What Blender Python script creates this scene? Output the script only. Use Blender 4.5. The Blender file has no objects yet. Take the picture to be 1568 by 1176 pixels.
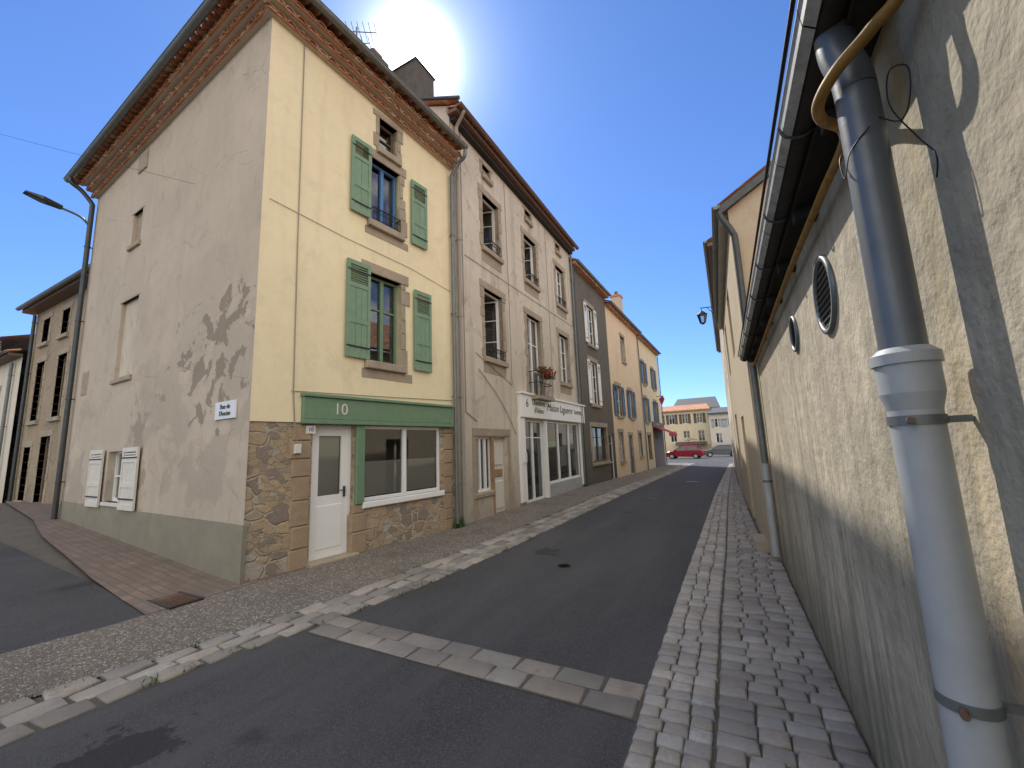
import bpy, random
from math import *
from mathutils import Vector, Matrix
random.seed(7)
SC=bpy.context.scene
RND=random.random
def rr(a,b): return a+(b-a)*RND()
# ------------------------------------------------------------------ materials
class NT:
    def __init__(s,name):
        s.m=bpy.data.materials.new(name); s.m.use_nodes=True; s.t=s.m.node_tree
        s.b=s.t.nodes["Principled BSDF"]; s._co=None
    def n(s,ty,**k):
        x=s.t.nodes.new(ty)
        for a,b in k.items(): setattr(x,a,b)
        return x
    def set(s,sock,v):
        if isinstance(v,bpy.types.NodeSocket): s.t.links.new(v,sock)
        elif isinstance(v,(tuple,list)) and len(v)==3 and sock.type=='RGBA': sock.default_value=(*v,1)
        else: sock.default_value=v
    def co(s,sc=(1,1,1),rot=(0,0,0),loc=(0,0,0)):
        if s._co is None: s._co=s.n("ShaderNodeTexCoord").outputs["Object"]
        if sc==(1,1,1) and rot==(0,0,0) and loc==(0,0,0): return s._co
        m=s.n("ShaderNodeMapping"); s.t.links.new(s._co,m.inputs[0]); m.inputs[1].default_value=loc; m.inputs[2].default_value=rot; m.inputs[3].default_value=sc
        return m.outputs[0]
    def noise(s,sc,det=4,ro=.55,co=None,dist=0):
        x=s.n("ShaderNodeTexNoise"); s.set(x.inputs["Vector"],co or s.co()); x.inputs["Scale"].default_value=sc; x.inputs["Detail"].default_value=det
        x.inputs["Roughness"].default_value=ro; x.inputs["Distortion"].default_value=dist; return x.outputs["Fac"]
    def vor(s,sc,co=None,feature='F1',rand=1,out="Distance"):
        x=s.n("ShaderNodeTexVoronoi",feature=feature); s.set(x.inputs["Vector"],co or s.co()); x.inputs["Scale"].default_value=sc; x.inputs["Randomness"].default_value=rand; return x.outputs[out]
    def mr(s,v,a,b,c=0,d=1):
        x=s.n("ShaderNodeMapRange"); s.set(x.inputs[0],v)
        for i,q in enumerate((a,b,c,d)): s.set(x.inputs[i+1],q)
        return x.outputs[0]
    def mix(s,f,a,b,bl='MIX'):
        x=s.n("ShaderNodeMix",data_type='RGBA',blend_type=bl); s.set(x.inputs[0],f); s.set(x.inputs[6],a); s.set(x.inputs[7],b); return x.outputs[2]
    def ma(s,op,a,b=0.0,c=None):
        x=s.n("ShaderNodeMath",operation=op); s.set(x.inputs[0],a); s.set(x.inputs[1],b)
        if c is not None: s.set(x.inputs[2],c)
        return x.outputs[0]
    def sep(s,v=None):
        x=s.n("ShaderNodeSeparateXYZ"); s.set(x.inputs[0],v or s.co()); return x.outputs
    def bump(s,h,st=.5,dist=.01):
        x=s.n("ShaderNodeBump"); x.inputs["Strength"].default_value=st; x.inputs["Distance"].default_value=dist; s.set(x.inputs["Height"],h); s.set(s.b.inputs["Normal"],x.outputs[0])
    def fin(s,col,ro=.85,metal=0,spec=.3):
        s.set(s.b.inputs["Base Color"],col); s.set(s.b.inputs["Roughness"],ro); s.b.inputs["Metallic"].default_value=metal; s.b.inputs["Specular IOR Level"].default_value=spec; return s.m

def mul(c,k): return tuple(x*k for x in c)
def plaster(name,c1,c2,stain=(.18,.16,.13),sa=.5,bump=.4,bd=.008,coarse=70,dirt=.5,streak=.4,patch=None):
    t=NT(name); n1=t.noise(.55,6,.6); n2=t.noise(4,5,.6); st=t.noise(1.0,4,.6,t.co((3.2,3.2,.28)))
    fine=t.noise(coarse,3,.6)
    col=t.mix(t.mr(n1,.35,.65),c1,c2)
    col=t.mix(t.mr(n2,.45,.75,0,.45),col,mul(c1,.78))
    col=t.mix(t.ma('MULTIPLY',t.mr(st,.52,.78),streak),col,stain)
    big=t.noise(1.7,7,.7,dist=.6)
    col=t.mix(t.ma('MULTIPLY',t.mr(big,.56,.66),sa),col,stain)
    z=t.sep()[2]
    d=t.ma('ADD',z,t.ma('MULTIPLY',n2,-1.2))
    col=t.mix(t.mr(d,-.6,1.0,dirt,0),col,mul(stain,.8))
    if patch:
        pn2=t.noise(.8,5,.6,t.co((1,1,1),loc=(5,2,9))); zz=t.mr(z,1.2,6.5,1,0); col=t.mix(t.ma('MULTIPLY',t.mr(pn2,.50,.54),t.ma('MULTIPLY',zz,.55)),col,mul(c1,.60))
        for ctr,rad,pc,sc in patch:
            x=t.n("ShaderNodeVectorMath",operation='DISTANCE'); t.set(x.inputs[0],t.co()); x.inputs[1].default_value=ctr
            pn=t.noise(sc,7,.62,dist=.4); k=t.ma('ADD',t.ma('MULTIPLY',x.outputs["Value"],1/rad),t.mr(pn,.35,.65,-1.1,1.1))
            k=t.mr(k,.30,.34,1,0); col=t.mix(t.ma('MULTIPLY',k,.78),col,pc)
        cr=t.vor(.8,t.co(loc=(1,1,2)),'DISTANCE_TO_EDGE',1); wv=t.ma('ADD',cr,t.ma('MULTIPLY',t.noise(5,4),.03)); col=t.mix(t.mr(wv,.0165,.0185,.35,0),col,mul(c1,.3))
    col=t.mix(t.mr(fine,.3,.7,.0,.22),col,mul(c1,.55))
    hb=t.ma('ADD',t.noise(coarse,4,.6),t.ma('MULTIPLY',t.noise(9,4,.6),1.6))
    t.bump(hb,bump,bd)
    return t.fin(col,.92)
def simple(name,c,ro=.6,metal=0,var=.25,sc=14,spec=.4,bump=.15):
    t=NT(name); n=t.noise(sc,5,.6); col=t.mix(t.mr(n,.3,.75,0,var),c,mul(c,.45)); t.bump(t.noise(sc*6,3),bump,.003); return t.fin(col,t.mr(n,.2,.8,ro-.08,ro+.1),metal,spec)
def rubble(name,c1,c2,c3,mort,sc=3.6,zs=1.75):
    t=NT(name)
    def cells(sc,wb,seed):
        wob=t.n("ShaderNodeMix",data_type='VECTOR'); nz=t.n("ShaderNodeTexNoise"); nz.inputs["Scale"].default_value=4; nz.inputs["Detail"].default_value=3; t.set(nz.inputs["Vector"],t.co())
        wob.inputs[0].default_value=wb; t.set(wob.inputs[4],t.co((1,1,zs),loc=(seed,0,seed))); t.set(wob.inputs[5],nz.outputs["Color"]); v=wob.outputs[1]
        e=t.vor(sc,v,'DISTANCE_TO_EDGE',1); s=t.sep(t.vor(sc,v,'F1',1,"Color")); return t.ma('MULTIPLY',e,sc/3.6),s
    e1,s1=cells(sc,.16,0); e2,s2=cells(sc*2.1,.13,3.3)
    pick=t.mr(t.noise(1.7,2,.5),.50,.505)
    def build(e,s):
        col=t.mix(t.mr(s[0],.1,.9),c1,c2); col=t.mix(t.mr(s[1],.66,.74),col,c3); col=t.mix(t.mr(s[2],.80,.84),col,(.46,.42,.36)); return col
    col=t.mix(pick,build(e1,s1),build(e2,s2)); e=t.ma('ADD',t.ma('MULTIPLY',e1,t.ma('SUBTRACT',1.0,pick)),t.ma('MULTIPLY',e2,pick))
    col=t.mix(t.mr(t.noise(18,6,.7),.3,.8,0,.5),col,mul(c1,.45))
    eg=t.mr(t.ma('ADD',e,t.ma('MULTIPLY',t.noise(12,4,.6),.10)),.07,.12)
    col=t.mix(eg,t.mix(t.noise(30,3),mort,mul(mort,.6)),col)
    t.bump(t.ma('ADD',eg,t.ma('MULTIPLY',t.noise(16,6,.7),1.1)),.8,.03)
    return t.fin(col,.93)
def granite(name,c1,c2,attr=False,moss=0,bd=.01):
    t=NT(name); n=t.noise(2.2,5,.65); f=t.noise(55,4,.7)
    col=t.mix(t.mr(n,.35,.65),c1,c2)
    if attr:
        a=t.n("ShaderNodeAttribute",attribute_name="Col"); col=t.mix(1,col,a.outputs["Color"],'MULTIPLY')
    col=t.mix(t.mr(f,.35,.7,0,.4),col,mul(c1,.5)); col=t.mix(t.mr(t.noise(9,4,.7),.5,.75,0,.4),col,mul(c2,.55))
    if moss: col=t.mix(t.mr(t.noise(3.5,6,.7),.6,.68,0,moss),col,(.06,.08,.025))
    t.bump(t.ma('ADD',f,t.ma('MULTIPLY',t.noise(11,4,.6),1.2)),.6,bd)
    return t.fin(col,.8,0,.35)

M={}
M['yellow']=plaster("cream_yellow_render",(.87,.765,.505),(.82,.715,.47),(.52,.44,.31),.22,.35,.006,dirt=.35,streak=.25)
M['sidewall']=plaster("weathered_grey_beige_render",(.57,.49,.395),(.49,.42,.335),(.35,.295,.23),.45,.4,.008,dirt=.35,streak=.35,patch=[((-7.1,3.35,3.25),1.15,(.215,.18,.14),2.3),((-9.6,3.4,2.2),.8,(.31,.26,.20),2.0),((-6.25,3.33,3.75),.22,(.60,.5,.36),3)])
M['dado']=plaster("dado_render",(.34,.315,.24),(.29,.27,.205),(.17,.16,.12),.4)
M['bgrey']=plaster("aged_pale_render",(.64,.575,.475),(.54,.485,.395),(.25,.22,.175),.6,.45,.008,dirt=.5,streak=.65)
M['dark']=plaster("dark_grey_render",(.16,.145,.12),(.135,.122,.10),(.08,.075,.065),.4)
M['peach']=plaster("peach_render",(.80,.63,.43),(.76,.60,.42),(.45,.35,.25),.25,dirt=.2)
M['cream']=plaster("cream_render",(.80,.68,.45),(.76,.65,.44),(.45,.37,.27),.25,dirt=.2)
M['stonewall']=plaster("old_stone_render",(.40,.32,.225),(.31,.25,.18),(.14,.12,.09),.6,.8,.02,coarse=25)
M['white_r']=plaster("white_render",(.72,.66,.55),(.66,.60,.5),(.4,.35,.28),.3)
def roughcast():
    t=NT("sunlit_roughcast_render"); n1=t.noise(.9,6,.6); lump=t.noise(12,3,.5); l2=t.noise(60,4,.6); st=t.noise(1,6,.7,t.co((7,7,.4)))
    col=t.mix(t.mr(n1,.35,.65),(.56,.49,.36),(.44,.38,.28))
    col=t.mix(t.mr(lump,.35,.55,.3,0),col,(.30,.255,.18))
    col=t.mix(t.mr(l2,.6,.75,0,.45),col,(.24,.205,.145))
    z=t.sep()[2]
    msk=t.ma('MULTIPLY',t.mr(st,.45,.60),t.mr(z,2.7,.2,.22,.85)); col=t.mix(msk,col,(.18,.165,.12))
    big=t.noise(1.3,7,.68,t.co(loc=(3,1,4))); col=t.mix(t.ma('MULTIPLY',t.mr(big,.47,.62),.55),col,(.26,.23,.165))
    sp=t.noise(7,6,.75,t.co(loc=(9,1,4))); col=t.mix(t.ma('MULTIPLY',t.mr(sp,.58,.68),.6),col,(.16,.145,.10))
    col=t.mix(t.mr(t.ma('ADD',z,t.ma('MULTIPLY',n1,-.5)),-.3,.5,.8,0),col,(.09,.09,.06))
    t.bump(t.ma('ADD',t.ma('MULTIPLY',lump,2.0),t.ma('MULTIPLY',l2,.6)),.6,.012); return t.fin(col,.95)
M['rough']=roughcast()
M['r2']=plaster("beige_render",(.52,.44,.32),(.47,.40,.29),(.28,.24,.18),.3)
M['rubble']=rubble("rubble_masonry",(.50,.38,.24),(.40,.31,.21),(.27,.225,.19),(.56,.47,.34))
M['surround']=granite("weathered_granite",(.43,.36,.265),(.33,.275,.205))
M['quoin']=granite("brown_dressed_stone",(.42,.31,.20),(.32,.24,.16))
M['green']=simple("green_paint",(.165,.27,.165),.5,0,.3,9)
M['green2']=simple("faded_green_shutter_paint",(.20,.31,.205),.6,0,.35,7)
M['white']=simple("white_paint",(.82,.82,.79),.4,0,.06,6)
M['offwhite']=simple("aged_white_paint",(.70,.67,.59),.55,0,.3,10)
M['black']=simple("wrought_iron",(.02,.02,.022),.5,.3,.2)
M['blue']=simple("blue_shutter_paint",(.05,.12,.22),.5,0,.25,6)
M['lblue']=simple("blue_window_paint",(.08,.22,.45),.5,0,.2)
M['wood']=simple("old_wood",(.36,.24,.13),.7,0,.5,9)
M['brownwood']=simple("brown_stained_wood",(.16,.11,.08),.6,0,.4,9)
M['zinc']=simple("weathered_zinc",(.19,.205,.195),.45,.4,.5,9)
M['zincW']=simple("bright_weathered_zinc",(.46,.46,.43),.5,.05,.9,20)
M['zincP']=simple("grey_zinc_pipe",(.15,.165,.175),.4,.3,.5,7)
M['zincL']=simple("painted_grey_pipe",(.42,.44,.44),.45,.05,.5,5)
M['zincD']=simple("dark_zinc",(.07,.08,.08),.4,.5,.5,9)
M['rust']=simple("rusty_gutter",(.17,.10,.07),.7,.1,.6,7)
M['ochre']=simple("ochre_painted_pipe",(.34,.18,.035),.6,0,.85,18)
M['soffit']=simple("dark_boards",(.03,.026,.022),.8,0,.4)
M['brick']=simple("chimney_render",(.11,.10,.09),.9,0,.5,5)
M['cbrick']=simple("red_brick",(.25,.12,.08),.9,0,.5,12)
M['dimroom']=simple("room_wall",(.17,.14,.11),.9,0,.2)
M['curtain']=simple("curtain_cloth",(.64,.6,.51),.9,0,.15,3)
M['mortar']=simple("lime_mortar",(.52,.45,.36),.95,0,.4,18,.2,.4)
M['interior']=simple("building_core",(.05,.045,.04),.95)
M['plate']=simple("enamel_plate",(.7,.72,.72),.3,0,.05)
M['ink']=simple("sign_lettering",(.05,.05,.05),.5,0,0)
M['cable']=simple("grey_cable",(.31,.28,.23),.6,0,.2)
M['tyre']=simple("tyre_rubber",(.02,.02,.02),.8)
M['redcar']=simple("red_car_paint",(.27,.01,.03),.25,.2,.03)
M['greycar']=simple("grey_car_paint",(.13,.14,.16),.25,.4,.03)
M['redcloth']=simple("red_awning_cloth",(.4,.04,.03),.8)
M['greenled']=simple("green_poster",(.1,.6,.12),.5,0,.1)
M['slate']=simple("slate_roof",(.10,.10,.11),.6,0,.4,5)
def tile():
    t=NT("terracotta_tile"); cc=t.vor(5.5,None,'F1',1,"Color"); s=t.sep(cc)
    col=t.mix(s[0],(.48,.22,.115),(.34,.15,.085)); col=t.mix(t.mr(s[1],.6,.9),col,(.50,.35,.23)); col=t.mix(t.mr(t.noise(20,5,.7),.5,.75,0,.6),col,(.15,.10,.07))
    t.bump(t.noise(40,3),.4,.004); return t.fin(col,.9)
M['tile']=tile()
def glass():
    t=NT("window_glass"); t.t.nodes.remove(t.b); g=t.n("ShaderNodeBsdfGlossy"); g.inputs["Roughness"].default_value=.02; g.inputs["Color"].default_value=(.9,.95,1,1)
    tr=t.n("ShaderNodeBsdfTransparent"); tr.inputs["Color"].default_value=(.8,.84,.84,1); lw=t.n("ShaderNodeLayerWeight"); lw.inputs["Blend"].default_value=.35
    mx=t.n("ShaderNodeMixShader"); t.t.links.new(t.mr(lw.outputs["Fresnel"],0,1,.10,1),mx.inputs[0]); t.t.links.new(tr.outputs[0],mx.inputs[1]); t.t.links.new(g.outputs[0],mx.inputs[2])
    t.t.links.new(mx.outputs[0],t.t.nodes["Material Output"].inputs[0]); return t.m
M['glass']=glass()
M['carglass']=simple("tinted_glass",(.02,.025,.03),.08,0,0,5,.8,0)
def asphalt(name,c=(.054,.054,.056)):
    t=NT(name); n=t.noise(.5,6,.65); f=t.noise(140,2,.6); v=t.vor(160,None,'F1',1,"Color")
    col=t.mix(t.mr(n,.35,.65),mul(c,.8),mul(c,1.2)); col=t.mix(t.mr(t.noise(3.2,6,.7),.55,.7,0,.35),col,mul(c,1.5))
    col=t.mix(t.mr(t.sep(v)[0],.6,1,0,.6),col,mul(c,2.6)); 
    long=t.noise(1,5,.6,t.co((1.6,.25,1))); col=t.mix(t.mr(long,.46,.64,0,.6),col,mul(c,1.65))
    st=t.noise(.9,4,.5,t.co((1,1,1),loc=(3,7,0))); col=t.mix(t.mr(st,.66,.71,0,.5),col,mul(c,.4))
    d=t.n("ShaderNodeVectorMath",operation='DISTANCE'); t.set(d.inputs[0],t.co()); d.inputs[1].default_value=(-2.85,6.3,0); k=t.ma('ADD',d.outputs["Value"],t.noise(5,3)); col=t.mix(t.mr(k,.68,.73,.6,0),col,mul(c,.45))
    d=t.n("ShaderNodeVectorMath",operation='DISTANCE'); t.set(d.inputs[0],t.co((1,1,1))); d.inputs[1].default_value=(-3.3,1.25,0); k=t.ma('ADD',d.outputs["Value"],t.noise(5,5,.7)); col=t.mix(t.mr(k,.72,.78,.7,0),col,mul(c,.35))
    t.bump(t.ma('ADD',f,t.ma('MULTIPLY',t.sep(v)[1],.6)),.7,.006); return t.fin(col,t.mr(n,.3,.7,.75,.9),0,.3)
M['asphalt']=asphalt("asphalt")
def aggregate():
    t=NT("exposed_aggregate"); v=t.vor(50,None,'F1',1,"Color"); d=t.vor(50,None,'DISTANCE_TO_EDGE',1); s=t.sep(v)
    col=t.mix(s[0],(.31,.265,.215),(.19,.165,.14)); col=t.mix(t.mr(s[1],.76,.82),col,(.46,.42,.36)); col=t.mix(t.mr(d,.03,.14,.9,0),col,(.10,.09,.075))
    col=t.mix(t.mr(t.noise(1.3,6,.7),.5,.7,0,.5),col,(.10,.09,.075))
    t.bump(t.mr(d,0,.2),.8,.010); return t.fin(col,.85)
M['aggr']=aggregate()
def pavers():
    t=NT("worn_pavers"); b=t.n("ShaderNodeTexBrick"); t.set(b.inputs["Vector"],t.co((1,1,1),(0,0,.04))); b.inputs["Scale"].default_value=1; b.inputs["Brick Width"].default_value=.22; b.inputs["Row Height"].default_value=.11; b.inputs["Mortar Size"].default_value=.005
    t.set(b.inputs["Color1"],(.19,.14,.115)); t.set(b.inputs["Color2"],(.25,.19,.155)); t.set(b.inputs["Mortar"],(.08,.075,.06)); col=t.mix(t.mr(t.noise(2.2,6,.7),.35,.65,0,.75),b.outputs[0],(.14,.12,.10))
    t.bump(t.ma('SUBTRACT',t.noise(40,4),b.outputs["Fac"]),.5,.006); return t.fin(col,.9)
M['pavers']=pavers()
M['joint']=granite("dirt_joint",(.12,.11,.09),(.085,.08,.06),moss=.6)
M['sett']=granite("granite_sett",(.39,.37,.34),(.30,.285,.265),attr=True,bd=.006)
M['slab']=granite("gutter_slab",(.40,.37,.325),(.29,.265,.235),attr=True,moss=.5,bd=.008)
M['ground']=granite("earth",(.16,.14,.11),(.12,.11,.09))
M['leaf']=simple("leaves",(.06,.11,.03),.6,0,.5,20); M['flower']=simple("geranium_petals",(.5,.03,.06),.6,0,.2,20)

# ------------------------------------------------------------------ mesh building
def frame(p,q,zp=0,zq=0):
    x=Vector((q[0]-p[0],q[1]-p[1],zq-zp)).normalized(); z=Vector((0,0,1)); y=z.cross(x).normalized()
    m=Matrix.Identity(4)
    for i in range(3): m[i][0]=x[i]; m[i][1]=y[i]; m[i][2]=z[i]
    m[0][3],m[1][3],m[2][3]=p[0],p[1],zp
    return m
I4=Matrix.Identity(4)
class MB:
    def __init__(s): s.v=[];s.f=[];s.c=[];s.smooth=[]
    def add(s,m,vs,fs,col=None,sm=False):
        o=len(s.v); s.v+=[tuple(m@Vector(v)) for v in vs]; s.f+=[tuple(i+o for i in f) for f in fs]; s.smooth+=[sm]*len(fs)
        s.c+=[col or (1,1,1)]*len(fs)
    def box(s,m,a,b,c,d,e,f,col=None):
        s.add(m,[(a,c,e),(b,c,e),(b,d,e),(a,d,e),(a,c,f),(b,c,f),(b,d,f),(a,d,f)],[(0,3,2,1),(4,5,6,7),(0,1,5,4),(1,2,6,5),(2,3,7,6),(3,0,4,7)],col)
    def bbox(s,m,a,b,c,d,e,f,k=.012,col=None):
        s.add(m,[(a,d,e),(b,d,e),(b,d,f),(a,d,f),(a,c+k,e),(b,c+k,e),(b,c+k,f),(a,c+k,f),(a+k,c,e+k),(b-k,c,e+k),(b-k,c,f-k),(a+k,c,f-k)],
          [(0,1,5,4),(1,2,6,5),(2,3,7,6),(3,0,4,7),(4,5,9,8),(5,6,10,9),(6,7,11,10),(7,4,8,11),(8,9,10,11)],col)
    def quad(s,m,*p): s.add(m,list(p),[tuple(range(len(p)))])
    def cyl(s,m,p,q,r,n=12,r2=None,cap=True):
        p=Vector(p);q=Vector(q);d=(q-p).normalized(); a=d.orthogonal().normalized(); b=d.cross(a); r2=r if r2 is None else r2
        vs=[];fs=[]
        for i in range(n):
            t=2*pi*i/n; o=a*cos(t)+b*sin(t); vs+=[tuple(p+o*r),tuple(q+o*r2)]
        for i in range(n): j=(i+1)%n; fs.append((2*i,2*j,2*j+1,2*i+1))
        s.add(m,vs,fs,sm=True)
        if cap: s.add(m,vs,[tuple(range(0,2*n,2))[::-1],tuple(range(1,2*n,2))])
    def tube(s,m,pts,r,n=8):
        for a,b in zip(pts,pts[1:]): s.cyl(m,a,b,r,n)
    def curve(s,m,pts,r,n=8,sub=6):
        P=[Vector(p) for p in pts]; P=[P[0]]+P+[P[-1]]; out=[]
        for i in range(1,len(P)-2):
            for k in range(sub):
                t=k/sub; a,b,c,d=P[i-1],P[i],P[i+1],P[i+2]
                out.append(tuple(.5*((2*b)+(c-a)*t+(2*a-5*b+4*c-d)*t*t+(3*b-a-3*c+d)*t**3)))
        out.append(tuple(P[-1]))
        rings=[]; up0=None
        for i,p in enumerate(out):
            d=(Vector(out[min(i+1,len(out)-1)])-Vector(out[max(i-1,0)])).normalized()
            a=(d.orthogonal() if up0 is None else up0-d*up0.dot(d)).normalized(); up0=a; b=d.cross(a)
            rings+=[tuple(Vector(p)+a*r*cos(2*pi*j/n)+b*r*sin(2*pi*j/n)) for j in range(n)]
        fs=[(i*n+j,i*n+(j+1)%n,(i+1)*n+(j+1)%n,(i+1)*n+j) for i in range(len(out)-1) for j in range(n)]
        s.add(m,rings,fs,sm=True)
    def gutter(s,m,x0,x1,y,z,r=.065,n=8):
        vs=[];fs=[]
        for i in range(n+1):
            t=pi+pi*i/n
            for x in (x0,x1):
                vs+=[(x,y+r*cos(t),z+r*sin(t))]
        for i in range(n): fs.append((2*i,2*i+1,2*i+3,2*i+2))
        s.add(m,vs,fs,sm=True)
        s.cyl(m,(x0,y-r,z),(x1,y-r,z),.011,6)
        for x in (x0,x1): s.add(m,[(x,y+r*cos(pi+pi*i/n),z+r*sin(pi+pi*i/n)) for i in range(n+1)],[tuple(range(n+1))])
    def wall(s,m,s0,s1,z0,z1,ops,dep=.2):
        xs=sorted({s0,s1,*[o[0] for o in ops],*[o[1] for o in ops]}); zs=sorted({z0,z1,*[o[2] for o in ops],*[o[3] for o in ops]})
        for a,b in zip(xs,xs[1:]):
            for c,d in zip(zs,zs[1:]):
                cx,cz=(a+b)/2,(c+d)/2
                if any(o[0]<cx<o[1] and o[2]<cz<o[3] for o in ops): continue
                s.quad(m,(a,0,c),(b,0,c),(b,0,d),(a,0,d))
        for a,b,c,d in [o[:4] for o in ops]:
            s.quad(m,(a,0,c),(a,0,d),(a,dep,d),(a,dep,c)); s.quad(m,(b,0,d),(b,0,c),(b,dep,c),(b,dep,d))
            s.quad(m,(a,0,d),(b,0,d),(b,dep,d),(a,dep,d)); s.quad(m,(b,0,c),(a,0,c),(a,dep,c),(b,dep,c))
class Ob:
    def __init__(s,name,loc=(0,0,0)):
        s.e=bpy.data.objects.new(name,None); s.e.location=loc; s.e.empty_display_size=.3; SC.collection.objects.link(s.e); s.loc=loc; s.p={}
    def __call__(s,part,mat):
        k=(part,mat)
        if k not in s.p: s.p[k]=MB()
        return s.p[k]
    def text(s,name,body,m,x,y,z,size,mat,shear=0):
        c=bpy.data.curves.new(name,'FONT'); c.body=body; c.size=size; c.extrude=.003; c.shear=shear; c.align_x='CENTER'; c.align_y='CENTER'
        o=bpy.data.objects.new(name,c); SC.collection.objects.link(o); o.data.materials.append(M[mat]); o.parent=s.e; o.matrix_parent_inverse=Matrix.Translation(-Vector(s.loc))
        o.matrix_basis=m@Matrix.Translation((x,y,z))@Matrix.Rotation(pi/2,4,'X')
    def done(s):
        for (part,mat),b in s.p.items():
            o=mkobj(part,b,mat); o.parent=s.e; o.matrix_parent_inverse=Matrix.Translation(-Vector(s.loc))
def mkobj(name,b,mat):
    me=bpy.data.meshes.new(name); me.from_pydata(b.v,[],b.f); me.materials.append(M[mat])
    me.polygons.foreach_set("use_smooth",b.smooth)
    if any(c!=(1,1,1) for c in b.c):
        a=me.color_attributes.new("Col",'FLOAT_COLOR','CORNER')
        for p in me.polygons:
            for l in p.loop_indices: a.data[l].color=(*b.c[p.index],1)
    me.update(); o=bpy.data.objects.new(name,me); SC.collection.objects.link(o); return o

def window(B,m,a,b,c,d,fr='white',rec=.14,cols=2,rows=(0.66,),room=.7,curtain=0,w=.045,opened=False,fw=None):
    F=B('window_frames',fr); y0,y1=rec,rec+.05
    F.box(m,a,a+w,y0,y1,c,d);F.box(m,b-w,b,y0,y1,c,d);F.box(m,a+w,b-w,y0,y1,d-w,d);F.box(m,a+w,b-w,y0,y1,c,c+w*1.3)
    if opened:
        for sx,sg in ((a+w,1),(b-w,-1)):
            R=m@Matrix.Translation((sx,rec+.02,0))@Matrix.Rotation(sg*1.25,4,'Z'); L=(b-a)/2-w
            x0,x1=(0,L) if sg>0 else (-L,0)
            F.box(R,x0,x0+.04,0,.035,c+.06,d-.06);F.box(R,x1-.04,x1,0,.035,c+.06,d-.06);F.box(R,x0+.04,x1-.04,0,.035,c+.06,c+.11);F.box(R,x0+.04,x1-.04,0,.035,d-.1,d-.06)
            for r in rows: z=c+(d-c)*r; F.box(R,x0+.04,x1-.04,.005,.03,z-.012,z+.012)
            B('window_glass','glass').quad(R,(x0+.04,.018,c+.1),(x1-.04,.018,c+.1),(x1-.04,.018,d-.1),(x0+.04,.018,d-.1))
    else:
        for i in range(1,cols):
            x=a+(b-a)*i/cols; F.box(m,x-w*.8,x+w*.8,y0-.01,y1,c+w*1.3,d-w)
        for r in rows:
            z=c+(d-c)*r
            for i in range(cols):
                x0=a+(b-a)*i/cols+(w if i==0 else w*.8); x1=a+(b-a)*(i+1)/cols-(w if i==cols-1 else w*.8); F.box(m,x0,x1,y0+.005,y1,z-.014,z+.014)
        B('window_glass','glass').quad(m,(a,y1-.015,c),(b,y1-.015,c),(b,y1-.015,d),(a,y1-.015,d))
    R=B('rooms','dimroom'); e=rec+.055; k=e+room; g=.002
    R.quad(m,(a,k,c),(b,k,c),(b,k,d),(a,k,d))
    R.quad(m,(a+g,e,c),(a+g,k,c),(a+g,k,d),(a+g,e,d));R.quad(m,(b-g,e,c),(b-g,k,c),(b-g,k,d),(b-g,e,d));R.quad(m,(a,e,d-g),(b,e,d-g),(b,k,d-g),(a,k,d-g));R.quad(m,(a,e,c+g),(b,e,c+g),(b,k,c+g),(a,k,c+g))
    if curtain:
        C=B('curtains','curtain'); n=26; yy=e+.06; zb=c+(d-c)*(1-curtain)
        for x0,x1 in ((a+.04,a+(b-a)*.46),(a+(b-a)*.54,b-.04)):
            pts=[(x0+(x1-x0)*i/n,yy+.018*sin(i*1.9)) for i in range(n+1)]
            vs=[(x,y,z) for x,y in pts for z in (zb,d)]; C.add(m,vs,[(2*i,2*i+2,2*i+3,2*i+1) for i in range(n)],sm=True)
def surround(B,m,a,b,c,d,mat='surround',w=.15,sill=True,lint=.2,out=.02,irregular=.08):
    S=B('stone_surrounds',mat)
    S.bbox(m,a-w-.06,b+w+.06,-out-.004,.13,d,d+lint,.01)
    if sill: S.bbox(m,a-w*.8,b+w*.8,-out-.07,.13,c-.14,c,.012)
    for sx,sg in ((a,-1),(b,1)):
        z=c
        while z<d-.02:
            h=min(rr(.2,.36),d-z); 
            if d-z-h<.1: h=d-z
            ww=w+rr(-.03,irregular); x0,x1=(sx-ww,sx) if sg<0 else (sx,sx+ww)
            S.bbox(m,x0,x1,-out+rr(-.004,.006),.13,z+.002,z+h-.004,.009); z+=h
def shutter(B,m,a,b,c,d,mat='green2',y=-.07,tilt=0,louv=.25):
    S=B('shutters',mat); t=.035; w=.06; yy=y
    S.box(m,a,a+w,yy,yy+t,c,d);S.box(m,b-w,b,yy,yy+t,c,d)
    zl=d-(d-c)*louv
    for z0,z1 in ((c,c+.1),(zl-.05,zl+.03),(d-.08,d),((c+zl)/2-.05,(c+zl)/2+.03)): S.box(m,a+w,b-w,yy,yy+t,z0,z1)
    n=max(2,int((b-a-2*w)/.11))
    for i in range(n):
        x0=a+w+(b-a-2*w)*i/n; x1=a+w+(b-a-2*w)*(i+1)/n
        S.box(m,x0+.003,x1-.003,yy+.012,yy+.028,c+.1,zl-.05)
    z=zl+.05
    while z<d-.1:
        S.add(m,[(a+w,yy+.002,z),(b-w,yy+.002,z),(b-w,yy+.03,z+.03),(a+w,yy+.03,z+.03),(a+w,yy+.01,z-.006),(b-w,yy+.01,z-.006),(b-w,yy+.036,z+.022),(a+w,yy+.036,z+.022)],[(0,1,2,3),(4,7,6,5),(0,4,5,1),(2,6,7,3)]); z+=.045
    K=B('shutter_hinges','black')
    for z0 in (c+.18,d-.2): K.box(m,a-.0,b,yy-.006,yy-.001,z0,z0+.025)
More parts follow.
